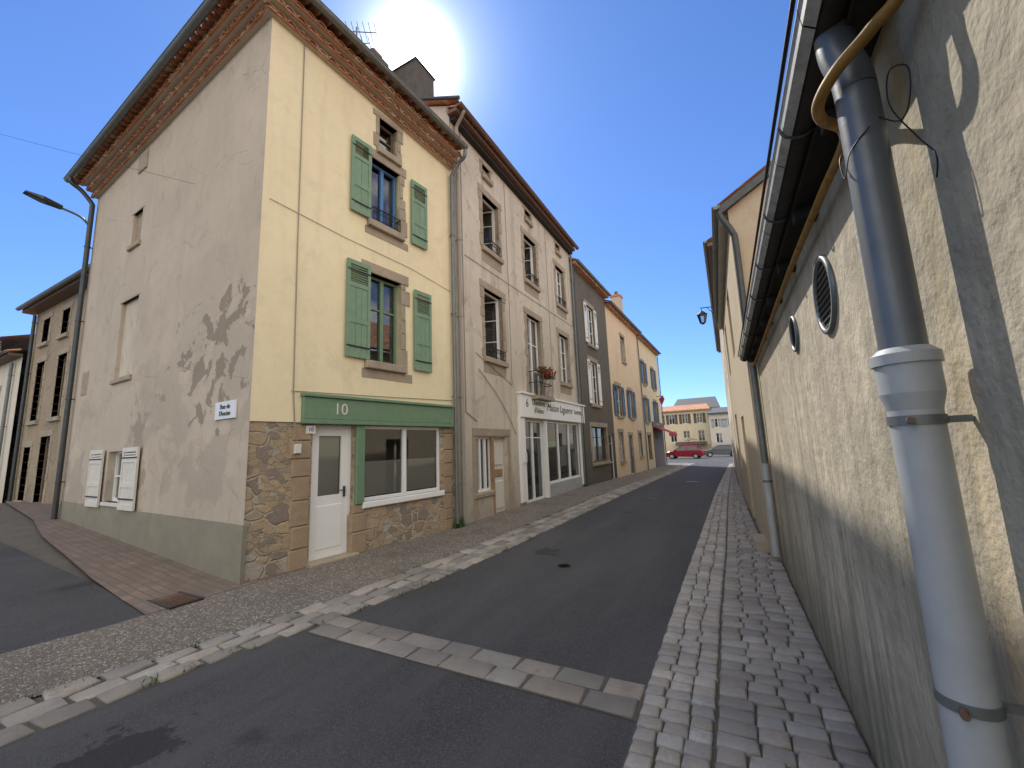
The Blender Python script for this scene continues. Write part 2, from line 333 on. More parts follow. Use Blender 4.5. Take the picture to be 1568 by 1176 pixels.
def railing(B,m,a,b,z,h=.35,y=-.06,n=9):
    R=B('iron_railings','black')
    R.tube(m,[(a,y,z+h),(b,y,z+h)],.011,6);R.tube(m,[(a,y,z+.06),(b,y,z+.06)],.008,6);R.tube(m,[(a,y,z+h*.65),(b,y,z+h*.65)],.007,6)
    for i in range(n+1):
        x=a+(b-a)*i/n; R.cyl(m,(x,y,z+.06),(x,y,z+h),.006,5)
        if i<n:
            cx=x+(b-a)/n/2; rad=(b-a)/n/2*.8
            pts=[(cx+rad*cos(t*pi/4),y,z+h*.83+rad*sin(t*pi/4)) for t in range(9)]; R.tube(m,pts,.004,4)
    for x in (a,b): R.tube(m,[(x,y,z+h),(x,.1,z+h)],.009,5); R.tube(m,[(x,y,z+.06),(x,.1,z+.06)],.009,5)
def genoise(B,m,x0,x1,z,rows=3,step=.11,h=.115,pitch=.185,dz=0):
    Tm=B('cornice_tiles','tile'); Mo=B('cornice_mortar','mortar')
    for k in range(rows):
        out=step*(k+1); zb=z+k*h+dz
        Mo.box(m,x0,x1,-out+.03,.1,zb,zb+h-.001)
        Tm.box(m,x0,x1,-out-.004,-out+.031,zb-.001,zb+.016)
        x=x0+(.09 if k%2 else 0)
        while x<x1:
            R1,R2=.088+rr(-.004,.004),.068; cz=zb+.012+rr(-.004,.004); vs=[];n=6; yo=-out-.012+rr(-.008,.012)
            for i in range(n+1):
                t=pi*i/n; c_,s_=cos(t),sin(t)
                vs+=[(x+R1*c_,yo,cz+R1*s_),(x+R2*c_,yo,cz+R2*s_),(x+R1*c_,-out+.05,cz+R1*s_),(x+R2*c_,-out+.05,cz+R2*s_)]
            fs=[]
            for i in range(n):
                a=4*i;b=4*i+4; fs+=[(a,b,b+1,a+1),(a,a+2,b+2,b),(a+1,b+1,b+3,a+3)]
            Tm.add(m,vs,fs); x+=pitch+rr(-.006,.006)
def canal_edge(B,m,x0,x1,z,out,pitch=.2,L=.35):
    Tm=B('roof_edge_tiles','tile'); x=x0
    while x<x1:
        vs=[];n=6;r=.085
        yo=-out+rr(-.015,.015)
        for i in range(n+1):
            t=pi*i/n
            vs+=[(x+r*cos(t),yo,z+r*sin(t)),(x+r*.82*cos(t),yo,z+r*.82*sin(t)),(x+r*cos(t),-out+L,z+.1+r*sin(t)),(x+r*.82*cos(t),-out+L,z+.1+r*.82*sin(t))]
        fs=[]
        for i in range(n):
            a=4*i;b=a+4; fs+=[(a,b,b+1,a+1),(a,a+2,b+2,b),(a+1,b+1,b+3,a+3)]
        Tm.add(m,vs,fs); x+=pitch
def pipe(B,m,s,z0,z1,r=.045,y=-.09,mat='zinc',nm='downpipe',rings=True):
    P=B(nm,mat); P.cyl(m,(s,y,z0),(s,y,z1),r,12)
    if rings:
        z=z0+.8
        while z<z1: P.cyl(m,(s,y,z),(s,y,z+.03),r+.012,12); P.box(m,s-.012,s+.012,y,0,z+.005,z+.025); z+=1.9

# ------------------------------------------------------------------ ground
def gz(x,y):
    z=-.012*min(max(0,y-14),52)
    if x<-6: z+=.057*min(-6-x,8)*(1 if y<8 else 0)
    return z
def interp(pts,y):
    if y<=pts[0][1]: 
        (x0,y0),(x1,y1)=pts[0],pts[1]; return x0+(x1-x0)*(y-y0)/(y1-y0) if y1!=y0 else x0
    for (x0,y0),(x1,y1) in zip(pts,pts[1:]):
        if y<=y1: return x0+(x1-x0)*(y-y0)/(y1-y0)
    return pts[-1][0]
def strip(name,L,R,ys,off,mat,nx=6,xs=None):
    b=MB(); vs=[];fs=[]
    if xs: nx=len(xs)-1
    for y in ys:
        l,r=interp(L,y),interp(R,y)
        for i in range(nx+1):
            x=xs[i] if xs else l+(r-l)*i/nx; vs.append((x,y,gz(x,y)+off))
    for j in range(len(ys)-1):
        for i in range(nx): a=j*(nx+1)+i; fs.append((a,a+1,a+nx+2,a+nx+1))
    b.add(I4,vs,fs); return mkobj(name,b,mat)
ys=[-12,-8,-5,-3,-1,0,1,2,3,4,5,6,7,7.9,8.1,10,12,14,18,22,28,34,40,50,60,66,90]
strip("ground",[(-350,-400),(-350,400)],[(350,-400),(350,400)],[-400,-200,-60,-20]+ys+[140,220,400],-.05,'ground',xs=[-350,-150,-80,-40,-20,-14,-12,-10,-8,-6,-4,-2,0,2,5,10,20,40,80,150,350])
GU=[(-4.75,.0),(-4.69,1.07),(-4.45,1.9),(-4.26,3.33),(-4.19,4.81),(-4.12,6.6),(-4.10,12.4),(-4.08,40)]
GD=[(-4.1,0),(-4.06,.94),(-4.04,1.48),(-3.93,2.25),(-3.74,3.0),(-3.6,4.2),(-3.51,5.8),(-3.46,10),(-3.49,26),(-3.5,40)]
CL=[(-.71,-5),(-.71,2.5),(-.74,3.15),(-.765,5.16),(-.79,8.77),(-.86,16.6),(-.88,40)]
SE=[(-.28,-5),(-.30,3),(-.33,4.5),(-.345,6.9),(-.46,13.8),(-.6,30)]
WL=[(.53,-5),(.48,1.0),(.33,6.8),(.20,7.0),(.05,10.5),(-.2,18.4),(-.46,30),(-.6,40)]
yn=[-6,-4,-2,-1,0,.5,1,1.5,2,2.5,3,3.5,4,5,6,7,8,9,10,12,14,16,18,20,24,28,32,36,40]
strip("road",GD,CL,yn,0.0,'asphalt')
strip("square_pavement",[(-60,40),(-60,95)],[(40,40),(40,95)],[40,46,52,58,66,80,95],-.004,'asphalt',20)
strip("gutter_bed",GU,GD,yn,0.001,'joint')
strip("sett_bed",CL,[(x+.02,y) for x,y in WL],yn,0.003,'joint')
SW=[(-6.1,-6),(-5.98,1.32),(-5.80,2.21),(-5.93,3.2),(-6.0,3.3),(-6.0,40)]
strip("left_sidewalk",SW,GU,yn,.012,'aggr')
strip("side_road",[(-80,-6),(-80,4)],[(-6.1,-6),(-5.98,1.32),(-5.80,2.21),(-5.85,2.4)],[-6,-4,-2,0,1,1.32,1.8,2.21,2.42],.0,'asphalt',60)
b=MB();vs=[];fs=[];xs=[-5.82,-6.6,-7.9,-9.5,-11.7,-14,-18,-22,-26,-40]; lo=[2.3,2.36,2.47,2.66,2.9,3.3,3.9,4.5,5.2,5.3]
for x,l in zip(xs,lo):
    for i in range(5): y=l+(5.3-l)*i/4; vs.append((x,y,gz(x,y)+.016))
for j in range(len(xs)-1):
    for i in range(4): a=j*5+i; fs.append((a,a+1,a+6,a+5))
b.add(I4,vs,fs); mkobj("paver_pavement",b,'pavers')
def stone(b,x0,x1,y0,y1,h,col,k=.014,j=.006):
    cs=[(x0,y0),(x1,y0),(x1,y1),(x0,y1)]; cs=[(x+rr(-j,j),y+rr(-j,j)) for x,y in cs]; cx=sum(c[0] for c in cs)/4; cy=sum(c[1] for c in cs)/4
    g=gz(cx,cy); tl=(rr(-.03,.03),rr(-.03,.03)); vs=[]
    for kk,hh in ((0,-.01),(0,h-.013),(k*.45,h-.004),(k*1.3,h)):
        for x,y in cs:
            dx,dy=cx-x,cy-y; L=hypot(dx,dy); x2,y2=x+dx/L*kk*1.4,y+dy/L*kk*1.4
            vs.append((x2,y2,g+hh+(x2-cx)*tl[0]+(y2-cy)*tl[1]))
    fs=[]
    for r in range(3):
        for i in range(4): a=r*4+i;c=r*4+(i+1)%4; fs.append((a,c,c+4,a+4))
    fs.append((12,13,14,15)); b.add(I4,vs,fs,col,True)
def scol(a=.62,b_=1.15):
    k=rr(a,b_); w=rr(-.04,.05); return (k*(1+w),k,k*(1-w))
b=MB(); y=-1.2
while y<36:
    p=.112*(1 if y<14 else 1.5)*rr(.93,1.07); l,r=interp(CL,y),interp(SE,y); n=3 if y<14 else 2
    cuts=[l+.01]+[l+(r-l)*(i+rr(-.12,.12))/n for i in range(1,n)]+[r]
    for a,c in zip(cuts,cuts[1:]): stone(b,a+.005,c-.005,y,y+p-.010,.026+rr(-.005,.004),scol(.8,1.2))
    y+=p
y=-1.2
while y<36:
    p=.125*(1 if y<14 else 1.5)*rr(.93,1.07); l,r=interp(SE,y),interp(WL,y)-.01; n=max(2,int(round((r-l)/.165))); off=rr(-.4,.4)
    cuts=[l+.012]+sorted([l+(r-l)*(i+off*.5+rr(-.1,.1))/n for i in range(1,n)])+[r]
    for a,c in zip(cuts,cuts[1:]):
        if c-a>.04: stone(b,a+.005,c-.005,y,y+p-.010,.028+rr(-.006,.005),scol(.62,.98))
    y+=p
mkobj("cobblestone_pavement",b,'sett')
b=MB(); y=-3
while y<38:
    nrow=3
    for k in range(nrow):
        yy=y+k*.09; l,r=interp(GU,yy),interp(GD,yy); a=l+(r-l)*k/nrow; c=l+(r-l)*(k+1)/nrow
        L=.30; stone(b,a+.006,c-.006,yy+rr(0,.014),yy+L-.016,(.028,.018,.020)[k]+rr(-.006,.006),scol(.5,1.1),.012,.013)
    y+=.30*rr(.97,1.03)
mkobj("stone_gutter",b,'slab')
b=MB(); 
stripx=MB()
stripx.add(I4,[(-3.78,2.74,.004),(-.72,2.74,.004),(-.72,3.15,.004),(-3.7,3.15,.004)],[(0,1,2,3)]); mkobj("stone_band_bed",stripx,'joint')
for k in range(2):
    x=-3.78
    while x<-.74:
        L=min(rr(.26,.46),-.73-x); 
        if L>.05: stone(b,x+.008,x+L-.008,2.755+k*.195,2.94+k*.195,.016+rr(-.003,.003),scol(.5,.85),.014,.008)
        x+=L
mkobj("stone_band_across_road",b,'slab')
def manhole(name,x,y,r):
    o=Ob(name,(x,y,gz(x,y))); g=gz(x,y)
    o('rim','rust').cyl(I4,(x,y,g-.01),(x,y,g+.004),r,28); o('lid','zincD').cyl(I4,(x,y,g-.01),(x,y,g+.009),r*.88,28)
    L=o('pattern','zincD')
    for i in range(-3,4):
        for j in range(-3,4):
            if hypot(i,j)<3.2: L.box(I4,x+i*r*.22-.02,x+i*r*.22+.02,y+j*r*.22-.02,y+j*r*.22+.02,g+.009,g+.013)
    o.done()
manhole("manhole_cover",-2.3,5.6,.11); manhole("manhole_cover",-2.6,12.9,.28); manhole("manhole_cover",-1.9,19,.28)
g=.02; D=Ob("drain_grate",(-6.1,2.65,g)); D('frame','soffit').box(I4,-6.3,-5.76,2.5,2.8,g,g+.004)
for i in range(8): x=-6.28+i*.066; D('bars','rust').box(I4,x,x+.020,2.51,2.79,g+.004,g+.020)
D('rim','zincD').box(I4,-6.32,-5.74,2.48,2.51,g,g+.021); D('rim','zincD').box(I4,-6.32,-5.74,2.79,2.82,g,g+.021)
D.done()

# ------------------------------------------------------------------ house A (number 10)
A0,A1=(-5.93,3.33),(-5.49,7.5); S0=(-13.75,3.65)
A=Ob("yellow_corner_house",(-9.5,5.4,0)); mA=frame(A0,A1); LA=hypot(.44,4.17); mS=frame(S0,A0); LS=hypot(7.82,.32)
up=[(1.93,2.66,3.29,4.98),(1.93,2.62,6.03,7.36),(2.10,2.55,7.66,8.34)]
A('front_wall','yellow').wall(mA,0,LA,2.15,8.95,up,.22)
lowops=[(.93,1.68,-.1,2.12),(1.86,3.75,.82,2.12)]
A('stone_base','rubble').wall(frame((A0[0]-.02,A0[1]),(A1[0]-.02,A1[1])),0,LA,-.3,2.15,lowops,.22)
Q=A('quoins','quoin')
def stack(a,b,z0,z1,side=0):
    z=z0
    while z<z1-.03:
        h=min(rr(.2,.38),z1-z); w0=rr(0,.10); Q.bbox(mA,a-(w0 if side<=0 else 0),b+(w0 if side>=0 else 0),-.002+rr(-.008,.004),.1,z+.004,z+h-.006,.014); z+=h
stack(.66,.90,.0,2.12,-1); stack(3.83,4.05,0,2.12,1); stack(1.70,1.86,0,.8,0)
def T(a): return LS-a
BW=[(T(5.35),T(4.45),3.35,5.0),(T(5.2),T(4.7),6.25,7.0)]
sideops=[(T(5.2),T(4.3),.9,1.87)]
A('side_wall','sidewall').wall(mS,0,LS,-.3,9.0,sideops+BW,.18)
A('side_dado','dado').add(mS,[(0,-.015,-.2),(LS+.015,-.015,-.3),(LS+.015,-.015,.76),(0,-.015,.84),(0,.0,.84),(LS+.015,0,.76)],[(0,1,2,3),(3,2,5,4)])
A('side_dado','dado').box(mA,-.015,.035,-.012,.02,-.3,.76)
P=A('blocked_window_sills','surround')
for (x0,x1,c_,d_),mt in zip(BW,('bgrey','surround')):
    A('blocked_infill',mt).quad(mS,(x0,.07,c_),(x1,.07,c_),(x1,.07,d_),(x0,.07,d_))
    P.bbox(mS,x0-.06,x1+.06,-.05,.08,c_-.10,c_); A('blocked_window_lintels','sidewall').bbox(mS,x0-.09,x1+.09,-.014,.05,d_,d_+.12)
P.bbox(mS,T(5.15),T(4.7),-.03,.05,7.95,8.4); P.bbox(mS,T(7.35),T(6.95),-.012,.05,3.2,3.75)
window(A,mS,T(5.2),T(4.3),.9,1.87,'white',.12,2,(.5,),curtain=1)
A('side_window_bars','offwhite').box(mS,T(5.22),T(4.28),-.05,.1,.84,.9)
for a,b in ((5.3,6.0),(3.55,4.25)): shutter(A,mS,T(b),T(a),.8,1.92,'offwhite',-.07,louv=.2)
A('street_sign_plate','plate').bbox(mS,T(.93),T(.34),-.03,-.005,2.22,2.48,.004)
A.text('street_sign_text',"Rue de\nl'Ancien",mS,T(.63),-.034,2.35,.1,'ink')
for i,(a,b,c,d) in enumerate(up[:2]):
    window(A,mA,a,b,c,d,('green','lblue')[i],.13,2,(.62,) if i==0 else (),curtain=0,opened=False)
    surround(A,mA,a,b,c,d,w=(.13,.11)[i],irregular=.12)
window(A,mA,*up[2],fr='brownwood',rec=.13,cols=1,rows=(.5,)); surround(A,mA,*up[2],w=.09,lint=.12)
A('apron_plaster','surround').bbox(mA,1.78,2.95,-.008,.01,2.98,3.15,.004)
A('apron_plaster','surround').bbox(mA,1.80,2.85,-.008,.01,5.74,5.89,.004)
shutter(A,mA,1.42,1.90,3.30,5.07); shutter(A,mA,2.97,3.44,3.26,4.95,louv=.3)
shutter(A,mA,1.46,1.88,6.02,7.52); shutter(A,mA,2.90,3.34,5.95,7.40,louv=.3)
railing(A,mA,1.95,2.60,6.0,.3); 
window(A,mA,.93,1.68,0.0,2.12,'white',.12,1,(),room=.6,w=.07)
Dr=A('front_door','white'); Dr.box(mA,1.0,1.61,.125,.165,.0,1.0); Dr.box(mA,1.0,1.10,.125,.165,1.0,2.05); Dr.box(mA,1.5,1.61,.125,.165,1.0,2.05); Dr.box(mA,1.1,1.5,.125,.165,1.95,2.05)
Dr.bbox(mA,1.08,1.53,.115,.13,.18,.85,.01)
A('door_curtain','curtain').quad(mA,(1.1,.19,1.0),(1.5,.19,1.0),(1.5,.19,1.95),(1.1,.19,1.95))
A('door_handle','zincD').box(mA,1.545,1.575,.1,.125,.95,1.12); A('door_handle','zincD').cyl(mA,(1.56,.08,1.06),(1.46,.08,1.06),.009,8)
A('door_step','surround').bbox(mA,.88,1.72,-.12,.2,-.1,.05,.015)
Gn=A('shopfront_timber','green'); Gn.bbox(mA,.72,4.05,-.07,.0,2.20,2.55,.01); Gn.bbox(mA,.70,4.08,-.11,.0,2.55,2.60,.006); Gn.bbox(mA,.72,4.05,-.085,.0,2.13,2.20,.006)
Gn.bbox(mA,1.69,1.86,-.03,.15,.80,2.13,.012)
A.text('house_number_on_fascia',"10",mA,1.35,-.074,2.37,.26,'offwhite')
window(A,mA,1.86,3.75,.82,2.12,'white',.06,2,(),room=1.0,w=.05)
A('window_blind','curtain').quad(mA,(1.92,.14,.9),(3.7,.14,.9),(3.7,.14,1.5),(1.92,.14,1.5))
A('white_sill','white').bbox(mA,1.83,3.80,-.04,.1,.72,.82,.01)
A('number_plate','plate').box(mA,.80,.95,-.02,-.011,1.98,2.10); A.text('number_plate_text',"10",mA,.875,-.022,2.04,.09,'ink')
A('bell_box','offwhite').bbox(mA,.62,.72,-.06,.0,1.68,1.82,.01)
A('cable','cable').tube(mA,[(.53,-.02,8.7),(.55,-.02,5),(.58,-.02,2.62),(.62,-.02,2.1),(.66,-.02,1.8)],.009,6)
A('cable','cable').tube(mA,[(.55,-.02,2.62),(2.2,-.02,2.66),(4.1,-.02,2.72)],.007,5)
A('cable','cable').tube(mA,[(.1,-.012,5.55),(1.4,-.012,5.45),(2.9,-.012,5.40),(4.1,-.012,5.25)],.005,5)
cA=frame(A0,A1,8.70,8.36); cS=frame(S0,A0,8.32,8.72)
genoise(A,cA,-.1,LA,0); genoise(A,cS,0,LS+.1,0,dz=.004)
canal_edge(A,cA,-.3,LA,.36,.44); canal_edge(A,cS,-.3,LS+.3,.36,.44)
A('gutter','zinc').gutter(cA,-.52,LA+.03,-.50,.40,.07); A('gutter','zinc').gutter(cS,-.35,LS+.50,-.50,.405,.07)
Rf=A('roof','tile'); e1=(-14.2,3.2,8.74);e2=(-5.5,2.93,9.14);e3=(-5.08,7.5,8.84);r1=(-9,7.5,10.3);r2=(-14.2,7.5,9.9)
Rf.quad(I4,e1,e2,r1,r2);Rf.quad(I4,e2,e3,r1)
A('core','interior').box(I4,-13.6,-6.9,4.6,7.45,0,8.6); A('end_wall','sidewall').quad(I4,(S0[0],S0[1],-.2),(S0[0],7.5,-.2),(S0[0],7.5,9.9),(S0[0],S0[1],8.9))
A('party_wall','interior').quad(I4,(-13.7,7.48,0),(-5.52,7.48,0),(-5.52,7.48,8.9),(-13.7,7.48,8.9))
pipe(A,mS,.06,.45,8.1,.05,-.1,'zincD'); A('downpipe','zincD').curve(mS,[(.06,-.1,8.05),(.04,-.12,8.15),(-.05,-.3,8.42),(-.08,-.48,8.55),(-.08,-.5,8.68)],.05,10)
pipe(A,mA,LA-.07,.1,8.1,.045,-.09,'zinc','front_downpipe'); A('front_downpipe','zinc').curve(mA,[(LA-.07,-.09,8.06),(LA-.07,-.10,8.15),(LA-.03,-.3,8.42),(LA-.02,-.47,8.52),(LA-.02,-.5,8.68)],.045,10)
ch=A('brick_chimney','cbrick'); ch.box(I4,-7.95,-7.45,6.8,7.3,9.3,12.1); A('brick_chimney_cap','brick').box(I4,-8.0,-7.4,6.75,7.35,12.1,12.2); A('brick_chimney_cap','tile').box(I4,-7.9,-7.5,6.9,7.2,12.2,12.4)
an=A('tv_antenna','zinc'); an.cyl(I4,(-8.3,7,9.8),(-8.3,7,13.6),.025,6); an.cyl(I4,(-8.75,6.7,13.45),(-7.85,7.3,13.45),.014,5)
for i in range(8): k=i/7; x=-8.75+.9*k;y=6.7+.6*k; an.cyl(I4,(x-.16,y+.24,13.45),(x+.16,y-.24,13.45),.009,4)
an.cyl(I4,(-8.6,6.8,13.0),(-8.0,7.2,13.1),.014,5)
for i in range(5): k=i/4; x=-8.6+.6*k;y=6.8+.4*k; an.cyl(I4,(x-.12,y+.18,13.0+.1*k),(x+.12,y-.18,13.0+.1*k),.009,4)
A.done()

# ------------------------------------------------------------------ house B
B0,B1=(-5.49,7.5),(-5.60,16.1); Bh=Ob("pale_shop_house",(-8,12,0)); mB=frame(B0,B1); LB=8.6
cols=[(1.40,2.38),(3.98,5.02),(6.75,7.75)]
ops=[]
for i,(a,b) in enumerate(cols):
    ops+= [(a+.05,b-.05,7.02,8.6),(a,b,(3.98 if i!=1 else 3.22),5.84)]
att=[(1.5,1.92,9.2,9.52),(4.2,4.66,9.25,9.57),(6.95,7.4,9.25,9.57)]
ops+=att; door=[(.86,1.60,.62,1.92),(1.64,2.36,-.05,1.92)]; shop=[(3.42,8.42,.0,2.46)]
Bh('front_wall','bgrey').wall(mB,0,LB,-.5,10.05,ops+door+shop,.2)
for i,o in enumerate(ops[:6]):
    up_=i%2==0
    window(Bh,mB,*o,fr='white' if i!=0 else 'offwhite',rec=.12,opened=(i in (0,2,1)),rows=(.33,.66),curtain=(1 if i in (3,5,4) else 0))
    surround(Bh,mB,*o,w=.15,irregular=.06,lint=.2)
    Bh('aprons','surround').bbox(mB,o[0]-.1,o[1]+.1,-.006,.02,o[2]-.42,o[2]-.15,.004)
    if up_: railing(Bh,mB,o[0],o[1],o[2]-.02,.32)
railing(Bh,mB,cols[0][0],cols[0][1],3.96,.3)
for o in att: window(Bh,mB,*o,fr='offwhite',rec=.1,cols=1,rows=()); surround(Bh,mB,*o,w=.07,lint=.08)
for k in range(11):
    x=3.95+k*.11; Bh('balcony_rail','black').cyl(mB,(x,-.32,3.2),(x,-.32,3.95),.008,5)
for z in (3.2,3.95,3.6): Bh('balcony_rail','black').tube(mB,[(3.93,0,z),(3.93,-.32,z),(5.07,-.32,z),(5.07,0,z)],.012,6)
Bh('balcony_floor','surround').bbox(mB,3.85,5.15,-.36,.1,3.08,3.19,.01)
Fl=Bh('geranium_leaves','leaf'); Fr=Bh('geranium_flowers','flower')
for i in range(520):
    x=rr(3.98,5.0); y=-.36+rr(-.14,.12); z=3.95+rr(-.2,.18)*(1-.5*abs(x-4.5)); r=rr(.02,.045); a=Vector((rr(-1,1),rr(-1,1),rr(-1,1))).normalized(); b2=a.orthogonal().normalized(); c2=a.cross(b2); p=Vector((x,y,z))
    (Fr if RND()<.45 else Fl).quad(mB,tuple(p+b2*r),tuple(p+c2*r),tuple(p-b2*r),tuple(p-c2*r))
window(Bh,mB,.86,1.60,.62,1.92,'white',.08,3,(),room=.5,curtain=1)
Od=Bh('old_door','offwhite'); Od.box(mB,1.64,2.36,.12,.16,-.1,1.92)
for z0,z1,mt in ((.1,.8,'offwhite'),(.9,1.1,'wood'),(1.2,1.8,'offwhite')): Bh('old_door_panels',mt).bbox(mB,1.74,2.26,.095,.12,z0,z1,.015)
Bh('old_door_frame','wood').box(mB,1.58,1.66,-.01,.12,.0,1.94)
Sx=Bh('stone_lintel','surround'); Sx.bbox(mB,.68,2.55,-.03,.1,1.94,2.14); Sx.bbox(mB,.66,.85,-.02,.1,.0,1.93); Sx.bbox(mB,2.37,2.55,-.02,.1,0,1.93); Sx.bbox(mB,.7,1.63,-.05,.1,.5,.6)
Sh=Bh('shopfront_frame','white')
Sh.bbox(mB,3.10,8.92,-.12,.0,2.50,3.18,.012); Sh.bbox(mB,3.06,8.96,-.17,.0,3.18,3.24,.006); Sh.bbox(mB,3.06,3.42,-.07,.1,.1,2.5,.015); Sh.bbox(mB,8.42,8.6,-.07,.1,.1,2.5,.015); Sh.bbox(mB,5.0,5.14,-.03,.15,.0,2.46,.01)
Bh('shop_base','zincL').bbox(mB,5.14,8.42,-.02,.12,.0,.42,.01)
window(Bh,mB,3.46,4.96,.0,2.46,'white',.1,2,(.78,),room=1.6,w=.06); window(Bh,mB,5.16,8.40,.42,2.46,'white',.04,3,(),room=1.6,w=.05)
Bh('shop_posters','greenled').box(mB,5.4,6.3,.13,.14,1.6,1.8); Bh('shop_posters','plate').box(mB,6.6,7.2,.13,.14,.9,1.6); Bh('shop_posters','redcloth').box(mB,5.3,5.8,.3,.5,.5,.75); Bh('shop_posters','wood').box(mB,5.3,8.2,.4,.9,.43,.6); Bh('shop_posters','plate').box(mB,7.5,8.1,.13,.14,1.5,2.1)
Bh.text('sign_number',"6",mB,3.5,-.125,2.92,.34,'ink'); Bh.text('sign_rooms',"Chambres\nd'hôtes",mB,4.35,-.125,2.86,.24,'ink'); Bh.text('sign_name',"Maison Laguerre",mB,6.2,-.125,2.9,.36,'ink',.4); Bh.text('sign_end',"Laurette",mB,8.1,-.125,2.9,.27,'ink')
Bh('letterbox','plate').bbox(mB,3.2,3.36,-.12,-.07,1.2,1.5,.008)
Bh('eave_board','rust').box(mB,-.1,LB,-.28,.0,9.83,9.93); Bh('eave_board','soffit').box(mB,0,LB,-.16,.0,9.72,9.83)
canal_edge(Bh,mB,0,LB,9.95,.30); Bh('gutter','rust').gutter(mB,-.12,LB+.1,-.36,9.98,.07)
Bh('gable_wall','bgrey').add(I4,[(-5.5,7.5,8),(-5.5,7.5,10.15),(-9.5,7.5,11.9),(-13.6,7.5,10.1),(-13.6,7.5,8)],[(0,1,2,3,4)])
Rf=Bh('roof','tile'); Rf.quad(I4,(-5.12,7.35,10.03),(-5.22,16.1,10.03),(-9.5,16.1,12.0),(-9.5,7.35,12.0)); Rf.quad(I4,(-9.5,7.35,12.0),(-9.5,16.1,12.0),(-14,16.1,10),(-14,7.35,10))
Bh('verge','zincD').tube(I4,[(-5.1,7.36,10.08),(-9.5,7.36,12.05)],.05,6)
Bh('core','interior').box(I4,-13.6,-7.6,7.6,16.0,0,9.9); Bh('back','interior').box(I4,-14,-13.65,3.8,36,0,9.5)
c=Bh('large_chimney','brick'); c.box(I4,-7.6,-6.6,7.53,8.3,9.8,12.15); c.add(I4,[(-7.65,7.48,12.15),(-6.55,7.48,12.15),(-6.55,8.35,12.15),(-7.65,8.35,12.15),(-7.3,7.7,12.38),(-6.9,7.7,12.38),(-6.9,8.1,12.38),(-7.3,8.1,12.38)],[(0,1,5,4),(1,2,6,5),(2,3,7,6),(3,0,4,7),(4,5,6,7),(0,3,2,1)])
pipe(Bh,mB,.16,.1,9.6,.045,-.09,'cable'); Bh('downpipe','cable').curve(mB,[(.16,-.09,9.58),(.16,-.1,9.65),(.10,-.33,9.86),(.1,-.36,9.95)],.045,8)
Bh('cable','cable').tube(mB,[(0.42,-.02,9.7),(.42,-.02,2.5),(.9,-.02,2.3)],.01,5); Bh('cable','cable').tube(mB,[(2.75,-.02,9.7),(2.8,-.02,6.2),(2.78,-.02,3.4),(.9,-.02,4.0)],.008,5); Bh('cable','cable').tube(mB,[(.5,-.02,6.4),(8.5,-.02,6.5)],.008,5); Bh('cable','cable').tube(mB,[(5.9,-.02,9.7),(5.9,-.02,3.4)],.008,5)
Bh('cable','cable').tube(mB,[(1.0,-.03,3.6),(1.8,-.03,3.1),(2.4,-.03,2.6),(2.9,-.03,2.0)],.01,5)
pipe(Bh,mB,LB-.08,.1,9.7,.045,-.09,'zinc')
Bh.done()

# ------------------------------------------------------------------ house C and D, E
C0,C1=(-5.60,16.1),(-5.45,36.0); mC=frame(C0,C1)
C=Ob("dark_grey_house",(-8,18.6,0)); o1=[(1.75,2.85,6.2,8.05),(1.75,2.85,3.42,5.40)]; o2=[(1.4,3.7,.85,2.4)]
C('front_wall','dark').wall(mC,0,5.1,-.6,9.4,o1+o2+[(4.1,4.95,-.2,2.1)],.18)
for o in o1:
    window(C,mC,*o,fr='white',rec=.06,cols=2,rows=(.33,.66),curtain=1); surround(C,mC,*o,w=.1,mat='surround')
    shutter(C,mC,o[0]-.35,o[0]-.02,o[2],o[3],'white',-.06); shutter(C,mC,o[1]+.02,o[1]+.35,o[2],o[3],'white',-.06)
window(C,mC,*o2[0],fr='brownwood',rec=.1,cols=2,rows=(.7,)); surround(C,mC,*o2[0],w=.12)
window(C,mC,4.1,4.95,-.2,2.1,'white',.1,1,(.4,.8))
C('gutter','zinc').gutter(mC,0,5.15,-.32,9.45,.07); C('eave','tile').box(mC,0,5.1,-.26,0,9.3,9.42); canal_edge(C,mC,0,5.1,9.42,.28)
C('roof','tile').quad(I4,(-5.3,16.1,9.5),(-5.25,21.2,9.5),(-9.5,21.2,11.4),(-9.5,16.1,11.4)); C('core','interior').box(I4,-13,-6.9,16.2,21.1,-.5,9.3); C('gable','dark').add(I4,[(-5.6,16.12,9),(-5.6,16.12,9.5),(-9.5,16.12,11.3),(-9.5,16.12,9)],[(0,1,2,3)])
pipe(C,mC,.1,.0,9.2,.045,-.09,'zincD')
C.done()
